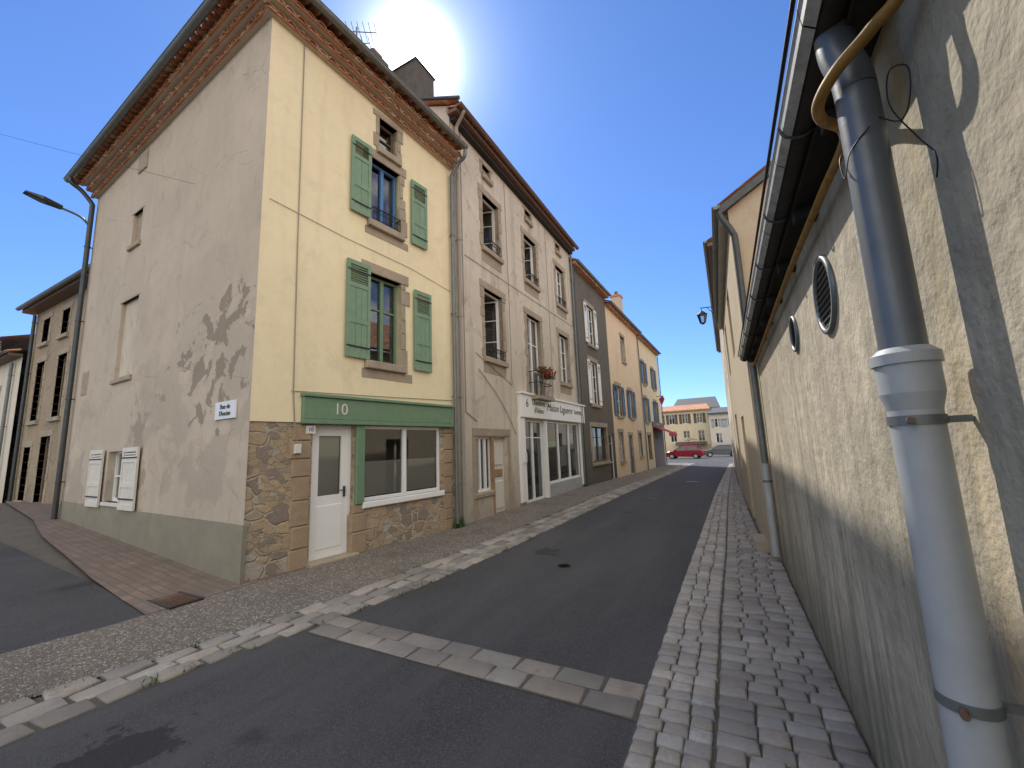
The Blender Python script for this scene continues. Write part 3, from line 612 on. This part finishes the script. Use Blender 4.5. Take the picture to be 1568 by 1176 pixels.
def farhouse(name,wm,a,b,top,wins,dmat,ridge=1.9,chim=None,eavemat='tile'):
    H=Ob(name,(-8,16.1+(a+b)/2,0)); ops=[w[:4] for w in wins]
    H('front_wall',wm).wall(mC,a,b,-.9,top,ops,.16)
    for w in wins:
        window(H,mC,*w[:4],fr=w[4],rec=.1,rows=(.5,),curtain=(1 if RND()<.5 else 0)); surround(H,mC,*w[:4],w=.1,irregular=.02,sill=w[2]>.4)
        if w[5]: 
            k=(w[1]-w[0])*.52; shutter(H,mC,w[0]-k-.08,w[0]-.08,w[2],w[3],dmat,-.07); shutter(H,mC,w[1]+.08,w[1]+k+.08,w[2],w[3],dmat,-.07)
    H('eave','tile').box(mC,a,b,-.22,0,top-.12,top); canal_edge(H,mC,a,b,top,.26); H('gutter','zinc').gutter(mC,a,b,-.34,top+.03,.07)
    y0,y1=16.1+a,16.1+b
    H('roof','tile').quad(I4,(-5.2,y0,top+.08),(-5.15,y1,top+.08),(-9.5,y1,top+ridge),(-9.5,y0,top+ridge)); H('gable',wm).add(I4,[(-5.5,y1-.02,-.9),(-5.5,y1-.02,top),(-9.5,y1-.02,top+ridge),(-13,y1-.02,top),(-13,y1-.02,-.9)],[(0,1,2,3,4)])
    H('core','interior').box(I4,-13,-6.9,y0+.05,y1-.05,-.8,top-.1)
    pipe(H,mC,b-.1,-.3,top-.2,.04,-.08,'zinc',rings=False)
    if chim:
        for cy in chim: H('chimney','mortar').box(I4,-6.6,-6.0,cy-.35,cy+.35,top,top+2.3); H('chimney_cap','tile').box(I4,-6.65,-5.95,cy-.4,cy+.4,top+2.3,top+2.42); H('chimney_pots','cbrick').cyl(I4,(-6.3,cy,top+2.42),(-6.3,cy,top+2.75),.12,8)
    return H
H=farhouse("peach_house",'peach',5.1,12.6,9.05,[(6.0,7.0,3.1,4.75,'white',1),(8.9,9.8,3.1,4.75,'white',1),(7.9,8.8,6.4,7.9,'curtain',0),(8.1,8.95,-.1,2.05,'blue',0),(5.9,6.8,.7,2.2,'white',0),(10.6,11.5,.8,2.2,'white',0)],'blue',chim=(27.2,)); H('front_door','blue').box(mC,8.12,8.93,.08,.12,-.2,2.03); H.done()
H=farhouse("cream_house",'cream',12.6,20.2,8.95,[(13.5,14.4,5.7,7.3,'white',1),(17.2,18.1,5.7,7.3,'white',1),(13.4,14.3,3.0,4.7,'white',1),(17.0,17.9,3.0,4.7,'white',1),(13.5,14.6,.4,2.1,'wood',0)],'blue')
H('awning','redcloth').add(mC,[(15.6,0,2.75),(19.8,0,2.75),(19.8,-1.1,2.25),(15.6,-1.1,2.25),(15.6,-1.1,2.0),(19.8,-1.1,2.0)],[(0,1,2,3),(3,2,5,4)])
H('awning_fascia','brownwood').box(mC,15.4,19.9,-.08,0,2.78,3.1); H('shopfront','brownwood').box(mC,15.6,19.8,-.03,0,-.4,2.7); H.done()
fl=Ob("hanging_red_sign",(-5.2,34.5,4.8)); fl('arm','black').cyl(I4,(-5.45,34.5,5.2),(-4.9,34.5,5.2),.02,6); fl('panel','redcloth').add(I4,[(-5.3,34.48,4.95),(-5.0,34.48,5.25),(-4.85,34.48,4.95),(-5.1,34.48,4.45),(-5.3,34.52,4.95),(-5.0,34.52,5.25),(-4.85,34.52,4.95),(-5.1,34.52,4.45)],[(0,1,2,3),(4,5,6,7),(0,1,5,4),(1,2,6,5),(2,3,7,6),(3,0,4,7)]); fl.done()

# ------------------------------------------------------------------ right wall building W
W=Ob("roughcast_building",(1.5,2,0)); W0,W1=(.33,6.8),(.585,-3.0); mW=frame(W0,W1); LW=hypot(.255,9.8)
def ws(y): return (6.8-y)*LW/9.8
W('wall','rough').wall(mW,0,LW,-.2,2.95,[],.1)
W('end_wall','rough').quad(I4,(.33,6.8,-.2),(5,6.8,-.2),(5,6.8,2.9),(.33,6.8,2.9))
W('soffit','soffit').add(mW,[(-.05,.02,2.77),(LW,.02,2.77),(LW,-.10,2.74),(-.05,-.10,2.74),(-.05,-.10,2.84),(LW,-.10,2.84),(-.05,.02,2.9),(LW,.02,2.9)],[(0,1,2,3),(3,2,5,4),(4,5,7,6)])
for i in range(14): s=.2+i*.7; W('rafter_ends','soffit').box(mW,s,s+.07,-.095,0,2.69,2.765)
W('roof','tile').add(mW,[(-.1,-.13,2.87),(LW,-.13,2.87),(LW,5,4.9),(-.1,5,4.9),(-.1,-.13,2.82),(LW,-.13,2.82)],[(0,1,2,3),(4,5,1,0)])
canal_edge(W,mW,0,LW,2.86,.15)
W('gutter_channel','soffit').gutter(mW,-.08,LW,-.135,2.795,.042,12)
Gf=W('gutter_front','zincW'); s=-.08
while s<LW:
    L=rr(.5,.75); Gf.add(mW,[(s,-.168,2.762),(s+L-.006,-.168,2.762),(s+L-.006,-.196,2.785),(s,-.196,2.785),(s,-.202,2.842),(s+L-.006,-.202,2.842),(s,-.17,2.85),(s+L-.006,-.17,2.85)],[(0,1,2,3),(3,2,5,4),(4,5,7,6)]); s+=L
W('gutter_cable','black').cyl(mW,(-.08,-.214,2.84),(LW,-.214,2.85),.007,8)
for i in range(14): s=.3+i*.68; W('gutter_brackets','zincD').curve(mW,[(s,-.208,2.80),(s,-.19,2.757),(s,-.14,2.743),(s,-.1,2.76)],.006,5,4)
px,py=.375,1.33
def wp(y,o,z): 
    q=mW@Vector((ws(y),-o,z)); return tuple(q)
W('ochre_pipe','ochre').curve(I4,[wp(6.8,.05,2.63),wp(5,.05,2.64),wp(3,.055,2.64),wp(2,.055,2.62),wp(1.6,.06,2.60),(px-.055,1.44,2.585),(px-.078,1.34,2.575),(px-.05,1.255,2.59),(px+.01,1.19,2.615),wp(1.08,.035,2.64),wp(.6,.03,2.66),wp(-.5,.03,2.66),wp(-2.5,.03,2.66)],.0155,12,8)
U=W('downpipe_upper','zincP'); U.cyl(I4,(px,py,1.80),(px,py,2.56),.046,24,cap=False); U.curve(I4,[(px,py,2.56),(px-.003,py+.003,2.62),(px-.018,py+.01,2.70),(px-.022,py+.012,2.80)],.046,22,5)
Lw=W('downpipe_lower','zincL'); Lw.cyl(I4,(px,py,-.05),(px,py,1.70),.05,28); Lw.cyl(I4,(px,py,1.70),(px,py,1.74),.05,28,.06); Lw.cyl(I4,(px,py,1.74),(px,py,1.81),.060,28); Lw.cyl(I4,(px,py,1.81),(px,py,1.835),.066,28); Lw.cyl(I4,(px,py,1.835),(px,py,1.85),.066,28,.05)
for z in (1.06,1.665):
    W('pipe_clamps','zinc').cyl(I4,(px,py,z),(px,py,z+.022),.0535,24); W('pipe_clamps','zinc').box(I4,px,.47,py-.006,py+.006,z+.002,z+.018); W('pipe_clamps','rust').cyl(I4,(px-.03,py-.075,z+.01),(px-.025,py-.05,z+.01),.008,8)
W('loose_wires','black').curve(I4,[(px+.02,py-.03,2.46),(px+.05,py-.07,2.40),(.44,py-.10,2.43),(.44,py-.12,2.50),(.42,py-.08,2.53),(.42,py-.05,2.46),(.44,py-.10,2.33),(.445,py-.15,2.25),(.45,py-.12,2.21)],.0018,5)
W('loose_wires','black').curve(I4,[(px,py+.05,2.44),(px-.05,py+.02,2.40),(px-.055,py-.01,2.32),(px-.04,py-.03,2.38),(px+.0,py-.055,2.42)],.0018,5)
def vent(y,z,r):
    s=ws(y); V=W('round_vents','zinc'); n=32; vs=[];fs=[]
    for i in range(n):
        t=2*pi*i/n; c_,s_=cos(t),sin(t); vs+=[(s+r*c_,0,z+r*s_),(s+r*c_,-.018,z+r*s_),(s+r*.88*c_,-.018,z+r*.88*s_),(s+r*.88*c_,-.003,z+r*.88*s_)]
    for i in range(n):
        a=4*i;b_=4*((i+1)%n)
        for k in range(3): fs.append((a+k,b_+k,b_+k+1,a+k+1))
    V.add(mW,vs,fs,sm=True); W('vent_hole','soffit').add(mW,[(s+r*.88*cos(2*pi*i/n),-.004,z+r*.88*sin(2*pi*i/n)) for i in range(n)],[tuple(range(n))])
    zz=-r*.8
    while zz<r*.8:
        h=sqrt(max(0,(r*.86)**2-zz*zz)); W('vent_louvres','zincL').add(mW,[(s-h,-.016,z+zz),(s+h,-.016,z+zz),(s+h,-.006,z+zz+.012),(s-h,-.006,z+zz+.012)],[(0,1,2,3)]); zz+=r*.16
vent(2.43,2.32,.19); vent(3.40,2.35,.125)
pipe(W,mW,.12,.25,2.65,.042,-.06,'zinc','end_downpipe'); W('end_downpipe','zincL').cyl(mW,(.12,-.06,.1),(.12,-.06,1.3),.046,14)
W.done()
R=Ob("beige_street_house",(2,11,0)); R0=(-.09,14.6); R1_=(.22,7.0); mR=frame(R0,R1_); LR=hypot(.31,7.6)
ro=[(1.2,2.2,.9,2.3),(4.2,5.1,-.1,2.1),(1.2,2.1,3.4,4.8),(4.2,5.1,3.4,4.8)]
R('front_wall','r2').wall(mR,0,LR,-.3,5.2,ro,.18)
for o in ro: window(R,mR,*o,fr='offwhite')
R('gable','r2').add(I4,[(.22,7.0,-.2),(.22,7.0,5.2),(4,7.0,7.4),(8,7.0,5.2),(8,7.0,-.2)],[(0,1,2,3,4)])
R('fascia','zincD').add(I4,[(.10,6.9,5.25),(4,6.9,7.5),(4,6.9,7.38),(.10,6.9,5.12)],[(0,1,2,3)]); R('roof','tile').quad(I4,(.08,6.88,5.28),(-.23,14.6,5.28),(4,14.6,7.6),(4,6.88,7.6))
R('soffit','zincL').quad(I4,(.08,6.9,5.1),(.22,7.0,5.12),(-.09,14.6,5.12),(-.22,14.6,5.1)); R('gutter','zinc').gutter(mR,0,LR+.12,-.16,5.26,.055)
R('core','interior').box(I4,1.2,8,7.1,14.5,0,5.1)
R('gable_pipe','zincD').curve(I4,[(.09,6.95,5.2),(.13,6.93,5.05),(.24,6.93,4.8),(.27,6.93,4.6),(.27,6.93,3.6),(.27,6.93,2.75)],.045,12)
R('door_step','surround').bbox(mR,LR-.9,LR-.25,-.16,0,-.1,.14,.015)
R.done()
R=Ob("tall_street_house",(2,24,0)); R0=(-.52,34.0); R1_=(-.10,14.62); mR=frame(R0,R1_); LR=hypot(.42,19.4)
ro=[(a,a+1,z,z+1.6) for a in (2,5.5,9,12.5,16) for z in (.9,3.6,6.1)]
R('front_wall','white_r').wall(mR,0,LR,-.5,8.1,ro,.18)
for o in ro: window(R,mR,*o,fr='offwhite')
R('gable','white_r').add(I4,[(-.10,14.62,-.2),(-.10,14.62,8.1),(4,14.62,10),(8,14.62,8.1),(8,14.62,-.2)],[(0,1,2,3,4)]); R('roof','tile').quad(I4,(-.3,14.5,8.15),(-.75,34,8.15),(4,34,10.2),(4,14.5,10.2)); R('eave','brownwood').box(mR,0,LR,-.16,0,8.0,8.12); R('gutter','zinc').gutter(mR,0,LR+.1,-.21,8.15,.06)
R('far_gable','white_r').quad(I4,(-.52,34,-.5),(8,34,-.5),(8,34,8),(-.52,34,8)); R('core','interior').box(I4,.8,8,14.8,33.8,-.4,7.9)
R.done()
L=Ob("wall_lantern",(-.8,18.2,6.4)); k=L('bracket','black'); k.tube(I4,[(-.2,18.2,6.95),(-.85,18.2,7.0)],.018,8); k.curve(I4,[(-.2,18.2,6.6),(-.35,18.2,6.65),(-.5,18.2,6.85),(-.6,18.2,6.98)],.012,6); k.cyl(I4,(-.8,18.2,7.0),(-.8,18.2,6.85),.012,6)
def fr4(b,z0,r0,z1,r1,n=6):
    vs=[(-.8+r*cos(2*pi*i/n),18.2+r*sin(2*pi*i/n),z) for z,r in ((z0,r0),(z1,r1)) for i in range(n)]; b.add(I4,vs,[(i,(i+1)%n,n+(i+1)%n,n+i) for i in range(n)]+[tuple(range(n)),tuple(range(n,2*n))])
fr4(k,6.72,.2,6.86,.05);fr4(k,6.70,.21,6.72,.21);fr4(L('glass','glass'),6.36,.1,6.70,.17);fr4(k,6.30,.04,6.36,.11)
for i in range(6): a=2*pi*i/6; k.cyl(I4,(-.8+.105*cos(a),18.2+.105*sin(a),6.36),(-.8+.178*cos(a),18.2+.178*sin(a),6.70),.012,5)
L.done()
def sidehouse(name,wm,x0,x1,y,top,wins,roofz,shm=None):
    H=Ob(name,((x0+x1)/2,y+3,0)); m=frame((x0,y),(x1,y)); ops=[(w[0]-x0,w[1]-x0,w[2],w[3]) for w in wins]
    H('front_wall',wm).wall(m,0,x1-x0,-.3,top,ops,.25)
    for o in ops: window(H,m,*o,fr='brownwood',rec=.15); surround(H,m,*o,w=.12)
    H('eave','brownwood').box(m,-.2,x1-x0,-.35,0,top-.05,top+.06); canal_edge(H,m,-.2,x1-x0,top+.08,.4); H('gutter','zinc').gutter(m,-.2,x1-x0,-.45,top+.08,.07)
    H('roof','tile').quad(I4,(x0-.2,y-.4,top+.12),(x1,y-.4,top+.12),(x1,y+5,roofz),(x0-.2,y+5,roofz)); H('end','stonewall').quad(I4,(x0,y,-.2),(x0,y+5,-.2),(x0,y+5,roofz),(x0,y,top))
    H('core','interior').box(I4,x0+.2,x1-.1,y+1.3,y+5,0,top); return H
H=sidehouse("old_stone_house",'stonewall',-22.8,-13.9,4.8,7.35,[(-19.9,-19.1,3.2,5.3),(-22.0,-21.2,3.2,5.3),(-21.9,-21.2,6.0,6.9),(-20.0,-19.3,6.0,6.9),(-17,-16,3.2,5.3),(-20.6,-19.7,.4,2.6),(-22.2,-21.5,.5,2.3)],9.2); pipe(H,frame((-22.8,4.8),(-13.9,4.8)),.2,.4,7.2,.05,-.1,'zincD'); H.done()
H=sidehouse("white_end_house",'white_r',-27,-22.9,4.6,5.7,[(-26,-25.2,3.4,4.6),(-25.6,-24.8,.4,2.4)],7.0); pipe(H,frame((-27,4.6),(-22.9,4.6)),3.4,.4,5.5,.05,-.1,'zinc'); H.done()
H=sidehouse("grey_stone_house",'stonewall',-60,-27.1,4.8,6.9,[(-30,-29,3.4,4.8),(-34,-33,3.4,4.8)],8.9); H.done()
L=Ob("street_lamp",(-13.9,3.3,7.8)); L('arm','zinc').curve(I4,[(-13.85,3.6,7.55),(-13.85,3.4,7.75),(-13.88,3.0,7.83)],.028,8); L('bracket','zinc').box(I4,-13.9,-13.8,3.56,3.62,7.4,7.9)
L('head','zincD').add(I4,[(-13.95,3.08,7.80),(-13.82,3.08,7.80),(-13.76,2.75,7.84),(-13.80,2.45,7.90),(-13.98,2.45,7.90),(-14.02,2.75,7.84),(-13.95,3.08,7.87),(-13.82,3.08,7.87),(-13.78,2.75,7.93),(-13.83,2.47,7.94),(-13.95,2.47,7.94),(-14.0,2.75,7.93)],[(0,1,2,5),(5,2,3,4),(6,11,8,7),(11,10,9,8),(0,6,7,1),(1,7,8,2),(2,8,9,3),(3,9,10,4),(4,10,11,5),(5,11,6,0)])
L('lens','zinc').quad(I4,(-13.96,2.8,7.826),(-13.82,2.8,7.826),(-13.84,2.52,7.878),(-13.94,2.52,7.878)); L.done()
w=MB()
def wire(p,q,sag=.3,r=.008):
    p,q=Vector(p),Vector(q); n=14; pts=[tuple(p.lerp(q,i/n)-Vector((0,0,sag*4*(i/n)*(1-i/n)))) for i in range(n+1)]; w.tube(I4,pts,r,5)
wire((-8.2,3.4,6.6),(-28,-6,15),.3,.003); wire((-.5,22,7.8),(-.45,60,26),.2,.008)
mkobj("overhead_wires",w,'black')

# ------------------------------------------------------------------ far end of street
def endhouse(name,wm,x0,x1,y,top,wins,rm,roofz,g=-.65,shm='brownwood'):
    H=Ob(name,((x0+x1)/2,y+4,g)); m=frame((x0,y),(x1,y)); ops=[(w[0]-x0,w[1]-x0,w[2],w[3]) for w in wins]
    H('front_wall',wm).wall(m,0,x1-x0,g-.2,top,ops,.2)
    for o in ops:
        window(H,m,*o,fr='white',rec=.12)
        k=(o[1]-o[0])*.5
        if o[2]>2.2:
            shutter(H,m,o[0]-k-.05,o[0]-.05,o[2],o[3],shm,-.08); shutter(H,m,o[1]+.05,o[1]+k+.05,o[2],o[3],shm,-.08)
    H('roof',rm).add(I4,[(x0-.3,y-.5,top),(x1+.3,y-.5,top),(x1-.5,y+5,roofz),(x0+.5,y+5,roofz),(x0-.3,y-.5,top-.2),(x1+.3,y-.5,top-.2),(x1+.3,y+10,top),(x0-.3,y+10,top)],[(0,1,2,3),(4,5,1,0),(1,6,2),(0,3,7)])
    H('side','white_r').box(I4,x0,x1,y+.9,y+9,g,top-.3); return H
H=endhouse("cream_square_house",'cream',-14,-4.2,80,7.0,[(x,x+.9,z,z+1.7) for x in (-13,-10.8,-8.6,-6.2) for z in (4.6,)]+[(x,x+1.0,1.4,3.3) for x in (-13,-10.8,-8.6,-6.2)],'tile',8.3)
H('cafe_awning','rust').add(I4,[(-10,80,1.4),(-5,80,1.4),(-5,78.4,.9),(-10,78.4,.9)],[(0,1,2,3)]); H.done()
H=endhouse("grey_square_house",'white_r',-4.1,2.5,77,6.0,[(-3.3,-2.4,3.6,5),(-1.4,-.5,3.6,5),(-3.3,-2.4,1,2.6)],'slate',7.2,shm='zincL'); H.done()
H=endhouse("mansard_house",'stonewall',-11.5,-3,92,8.0,[(-8,-7,6,7.4)],'slate',10.6); H.done()
H=endhouse("low_far_house",'cream',-34,-15,84,5.5,[(-20,-19,3,4.5),(-17,-16,3,4.5)],'tile',7); H.done()
Pz=Ob("cafe_parasol",(-6.6,66,-.6)); Pz('pole','wood').cyl(I4,(-6.6,66,-.62),(-6.6,66,2.0),.03,6); n=8
Pz('canopy','rust').add(I4,[(-6.6,66,2.15)]+[(-6.6+1.6*cos(2*pi*i/n),66+1.6*sin(2*pi*i/n),1.6) for i in range(n)],[(0,1+i,1+(i+1)%n) for i in range(n)]); Pz.done()
def car(name,x,y,g,rot,paint):
    C=Ob(name,(x,y,g)); m=Matrix.Translation((x,y,g))@Matrix.Rotation(rot,4,'Z')
    prof=[(-2.05,.35),(-2.1,.62),(-2.02,.86),(-1.85,.95),(-1.0,.98),(.95,.96),(1.55,.88),(1.95,.74),(2.08,.55),(2.06,.3),(1.72,.26)]
    prof+=[(1.33+.36*cos(t),.30+.36*sin(t)) for t in [pi*i/6 for i in range(7)]]+[(-.9,.22)]+[(-1.30+.36*cos(t),.30+.36*sin(t)) for t in [pi*i/6 for i in range(7)]]+[(-1.75,.28)]
    prof=prof[::-1]; b=C('body',paint); n=len(prof)
    vs=[]; 
    for yy,ins in ((-.86,0.04),(-.80,0),(.80,0),(.86,.04)):
        for (px_,pz) in prof: vs.append((px_*(1-ins*.3),yy,pz if ins==0 else pz-(.03 if pz>.8 else 0)))
    fs=[]
    for k in range(3):
        for i in range(n): j=(i+1)%n; fs.append((k*n+i,k*n+j,(k+1)*n+j,(k+1)*n+i))
    fs+=[tuple(range(n))[::-1],tuple(range(3*n,4*n))]; b.add(m,vs,fs)
    G_=C('windows','carglass')
    G_.add(m,[(-1.80,-.78,.94),(1.08,-.78,.94),(1.08,.78,.94),(-1.80,.78,.94),(-1.35,-.62,1.40),(.28,-.62,1.42),(.28,.62,1.42),(-1.35,.62,1.40)],[(0,1,5,4),(1,2,6,5),(2,3,7,6),(3,0,4,7)])
    b.add(m,[(-1.42,-.65,1.39),(.34,-.65,1.41),(.34,.65,1.41),(-1.42,.65,1.39),(-1.2,-.5,1.47),(.1,-.5,1.48),(.1,.5,1.48),(-1.2,.5,1.47)],[(0,1,5,4),(1,2,6,5),(2,3,7,6),(3,0,4,7),(4,5,6,7),(3,2,1,0)])
    for sy in (-1,1):
        for a_,b_ in (((-.35,.95),(-.30,1.41)),((1.10,.94),(.32,1.42)),((-1.82,.94),(-1.38,1.40))):
            b.cyl(m,(a_[0],sy*.79,a_[1]),(b_[0],sy*.635,b_[1]),.035,6)
        for wx in (1.33,-1.30):
            C('tyres','tyre').cyl(m,(wx,sy*.66,.31),(wx,sy*.87,.31),.31,20); C('rims','zincL').cyl(m,(wx,sy*.86,.31),(wx,sy*.885,.31),.19,12)
        C('headlights','plate').box(m,1.88,2.04,sy*.5,sy*.78,.62,.74); C('tail_lights','redcloth').box(m,-2.11,-2.0,sy*.55,sy*.8,.68,.86)
        b.box(m,.85,1.0,sy*.8,sy*.98,.98,1.1)
    C.done()
car("parked_red_car",-5.75,53.0,-.47,pi-.12,'redcar'); car("parked_grey_car",-2.2,58.5,-.53,.15+pi,'greycar')
b=MB()
def tuft(x,y,n=14,h=.07):
    g=gz(x,y)
    for i in range(n):
        a=rr(0,2*pi); p=Vector((x+rr(-.06,.06),y+rr(-.06,.06),g+.01)); d=Vector((cos(a)*.03,sin(a)*.03,h*rr(.5,1.2))); s_=Vector((-sin(a),cos(a),0))*.006
        b.add(I4,[tuple(p-s_),tuple(p+s_),tuple(p+d)],[(0,1,2)])
for i in range(130):
    y=rr(.5,14)
    k=RND()
    if k<.5: x=interp(GU,y)+rr(-.02,.03)
    elif k<.8: x=interp(GD,y)-rr(0,.05)
    else: x=interp(WL,y)-rr(.0,.04)
    tuft(x,y,int(rr(6,16)),rr(.02,.05))
for i in range(26): tuft(-5.43+rr(-.02,.05),7.45+rr(-.1,.15),10,.22*RND()+.04)
mkobj("grass_tufts",b,'leaf')

# ------------------------------------------------------------------ light and camera
sd=Vector((-.3748,.4254,.5933)).normalized(); el=asin(sd.z); az=atan2(sd.x,sd.y)
Wd=bpy.data.worlds.new("World"); SC.world=Wd; Wd.use_nodes=True; nt=Wd.node_tree; bg=nt.nodes["Background"]
sk=nt.nodes.new("ShaderNodeTexSky"); sk.sky_type='NISHITA'; sk.sun_disc=False; sk.sun_elevation=el; sk.sun_rotation=az%(2*pi); sk.altitude=200; sk.air_density=1.0; sk.dust_density=.2; sk.ozone_density=1.5
tc=nt.nodes.new("ShaderNodeTexCoord"); nrm=nt.nodes.new("ShaderNodeVectorMath"); nrm.operation='NORMALIZE'
nt.links.new(tc.outputs["Generated"],nrm.inputs[0])
def dot(v):
    dp=nt.nodes.new("ShaderNodeVectorMath"); dp.operation='DOT_PRODUCT'; nt.links.new(nrm.outputs[0],dp.inputs[0]); dp.inputs[1].default_value=v; return dp.outputs["Value"]
def mth(op,a,b):
    x=nt.nodes.new("ShaderNodeMath"); x.operation=op
    for i,v in enumerate((a,b)):
        if isinstance(v,bpy.types.NodeSocket): nt.links.new(v,x.inputs[i])
        else: x.inputs[i].default_value=v
    return x.outputs[0]
def mrg(v,a,b,c=0,d=1):
    x=nt.nodes.new("ShaderNodeMapRange"); x.interpolation_type='SMOOTHSTEP'; nt.links.new(v,x.inputs[0])
    for i,q in enumerate((a,b,c,d)): x.inputs[i+1].default_value=q
    return x.outputs[0]
cl=mth('MAXIMUM',dot(sd),0.0)
glow=mth('ADD',mth('MULTIPLY',mth('POWER',cl,900.0),50.0),mth('MULTIPLY',mth('POWER',cl,160.0),4.5))
gain=nt.nodes.new("ShaderNodeVectorMath"); gain.operation='MULTIPLY'; nt.links.new(sk.outputs[0],gain.inputs[0]); gain.inputs[1].default_value=(.58,.82,1.22)
vm=nt.nodes.new("ShaderNodeVectorMath"); vm.operation='ADD'; nt.links.new(gain.outputs[0],vm.inputs[0])
cb=nt.nodes.new("ShaderNodeCombineXYZ")
for i in range(3): nt.links.new(glow,cb.inputs[i])
nt.links.new(cb.outputs[0],vm.inputs[1])
# bright clouds added out of view behind the camera as fill for shaded facades
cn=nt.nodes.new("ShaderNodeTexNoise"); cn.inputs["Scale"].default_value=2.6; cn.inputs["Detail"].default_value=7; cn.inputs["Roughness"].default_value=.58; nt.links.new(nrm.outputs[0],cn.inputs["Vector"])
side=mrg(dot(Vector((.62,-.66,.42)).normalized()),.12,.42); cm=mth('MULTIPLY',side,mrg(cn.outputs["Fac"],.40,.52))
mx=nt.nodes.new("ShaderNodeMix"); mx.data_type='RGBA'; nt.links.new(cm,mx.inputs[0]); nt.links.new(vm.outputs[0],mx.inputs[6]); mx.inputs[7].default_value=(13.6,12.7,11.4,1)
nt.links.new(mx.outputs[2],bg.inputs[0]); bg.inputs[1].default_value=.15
sl=bpy.data.lights.new("sun",'SUN'); sl.energy=5.0; sl.angle=radians(.53); sl.color=(1,.94,.85); so=bpy.data.objects.new("sun",sl); so.rotation_mode='QUATERNION'; so.rotation_quaternion=sd.to_track_quat('Z','Y'); so.location=(-20,25,35); SC.collection.objects.link(so)
cam=bpy.data.cameras.new("camera"); co=bpy.data.objects.new("camera",cam); SC.collection.objects.link(co)
cam.sensor_width=36; cam.lens=635/1568*36; cam.clip_start=.05; cam.clip_end=2000
rx=Vector((.87782,.47732,-.03887)); dn=Vector((-.10571,.11395,-.98784)); fw=Vector((-.46709,.87126,.15050))
mm=Matrix.Identity(4)
for i in range(3): mm[i][0]=rx[i]; mm[i][1]=-dn[i]; mm[i][2]=-fw[i]
mm[2][3]=1.65; co.matrix_world=mm
SC.camera=co
SC.view_settings.view_transform='Standard'; SC.view_settings.look='None'; SC.view_settings.exposure=0
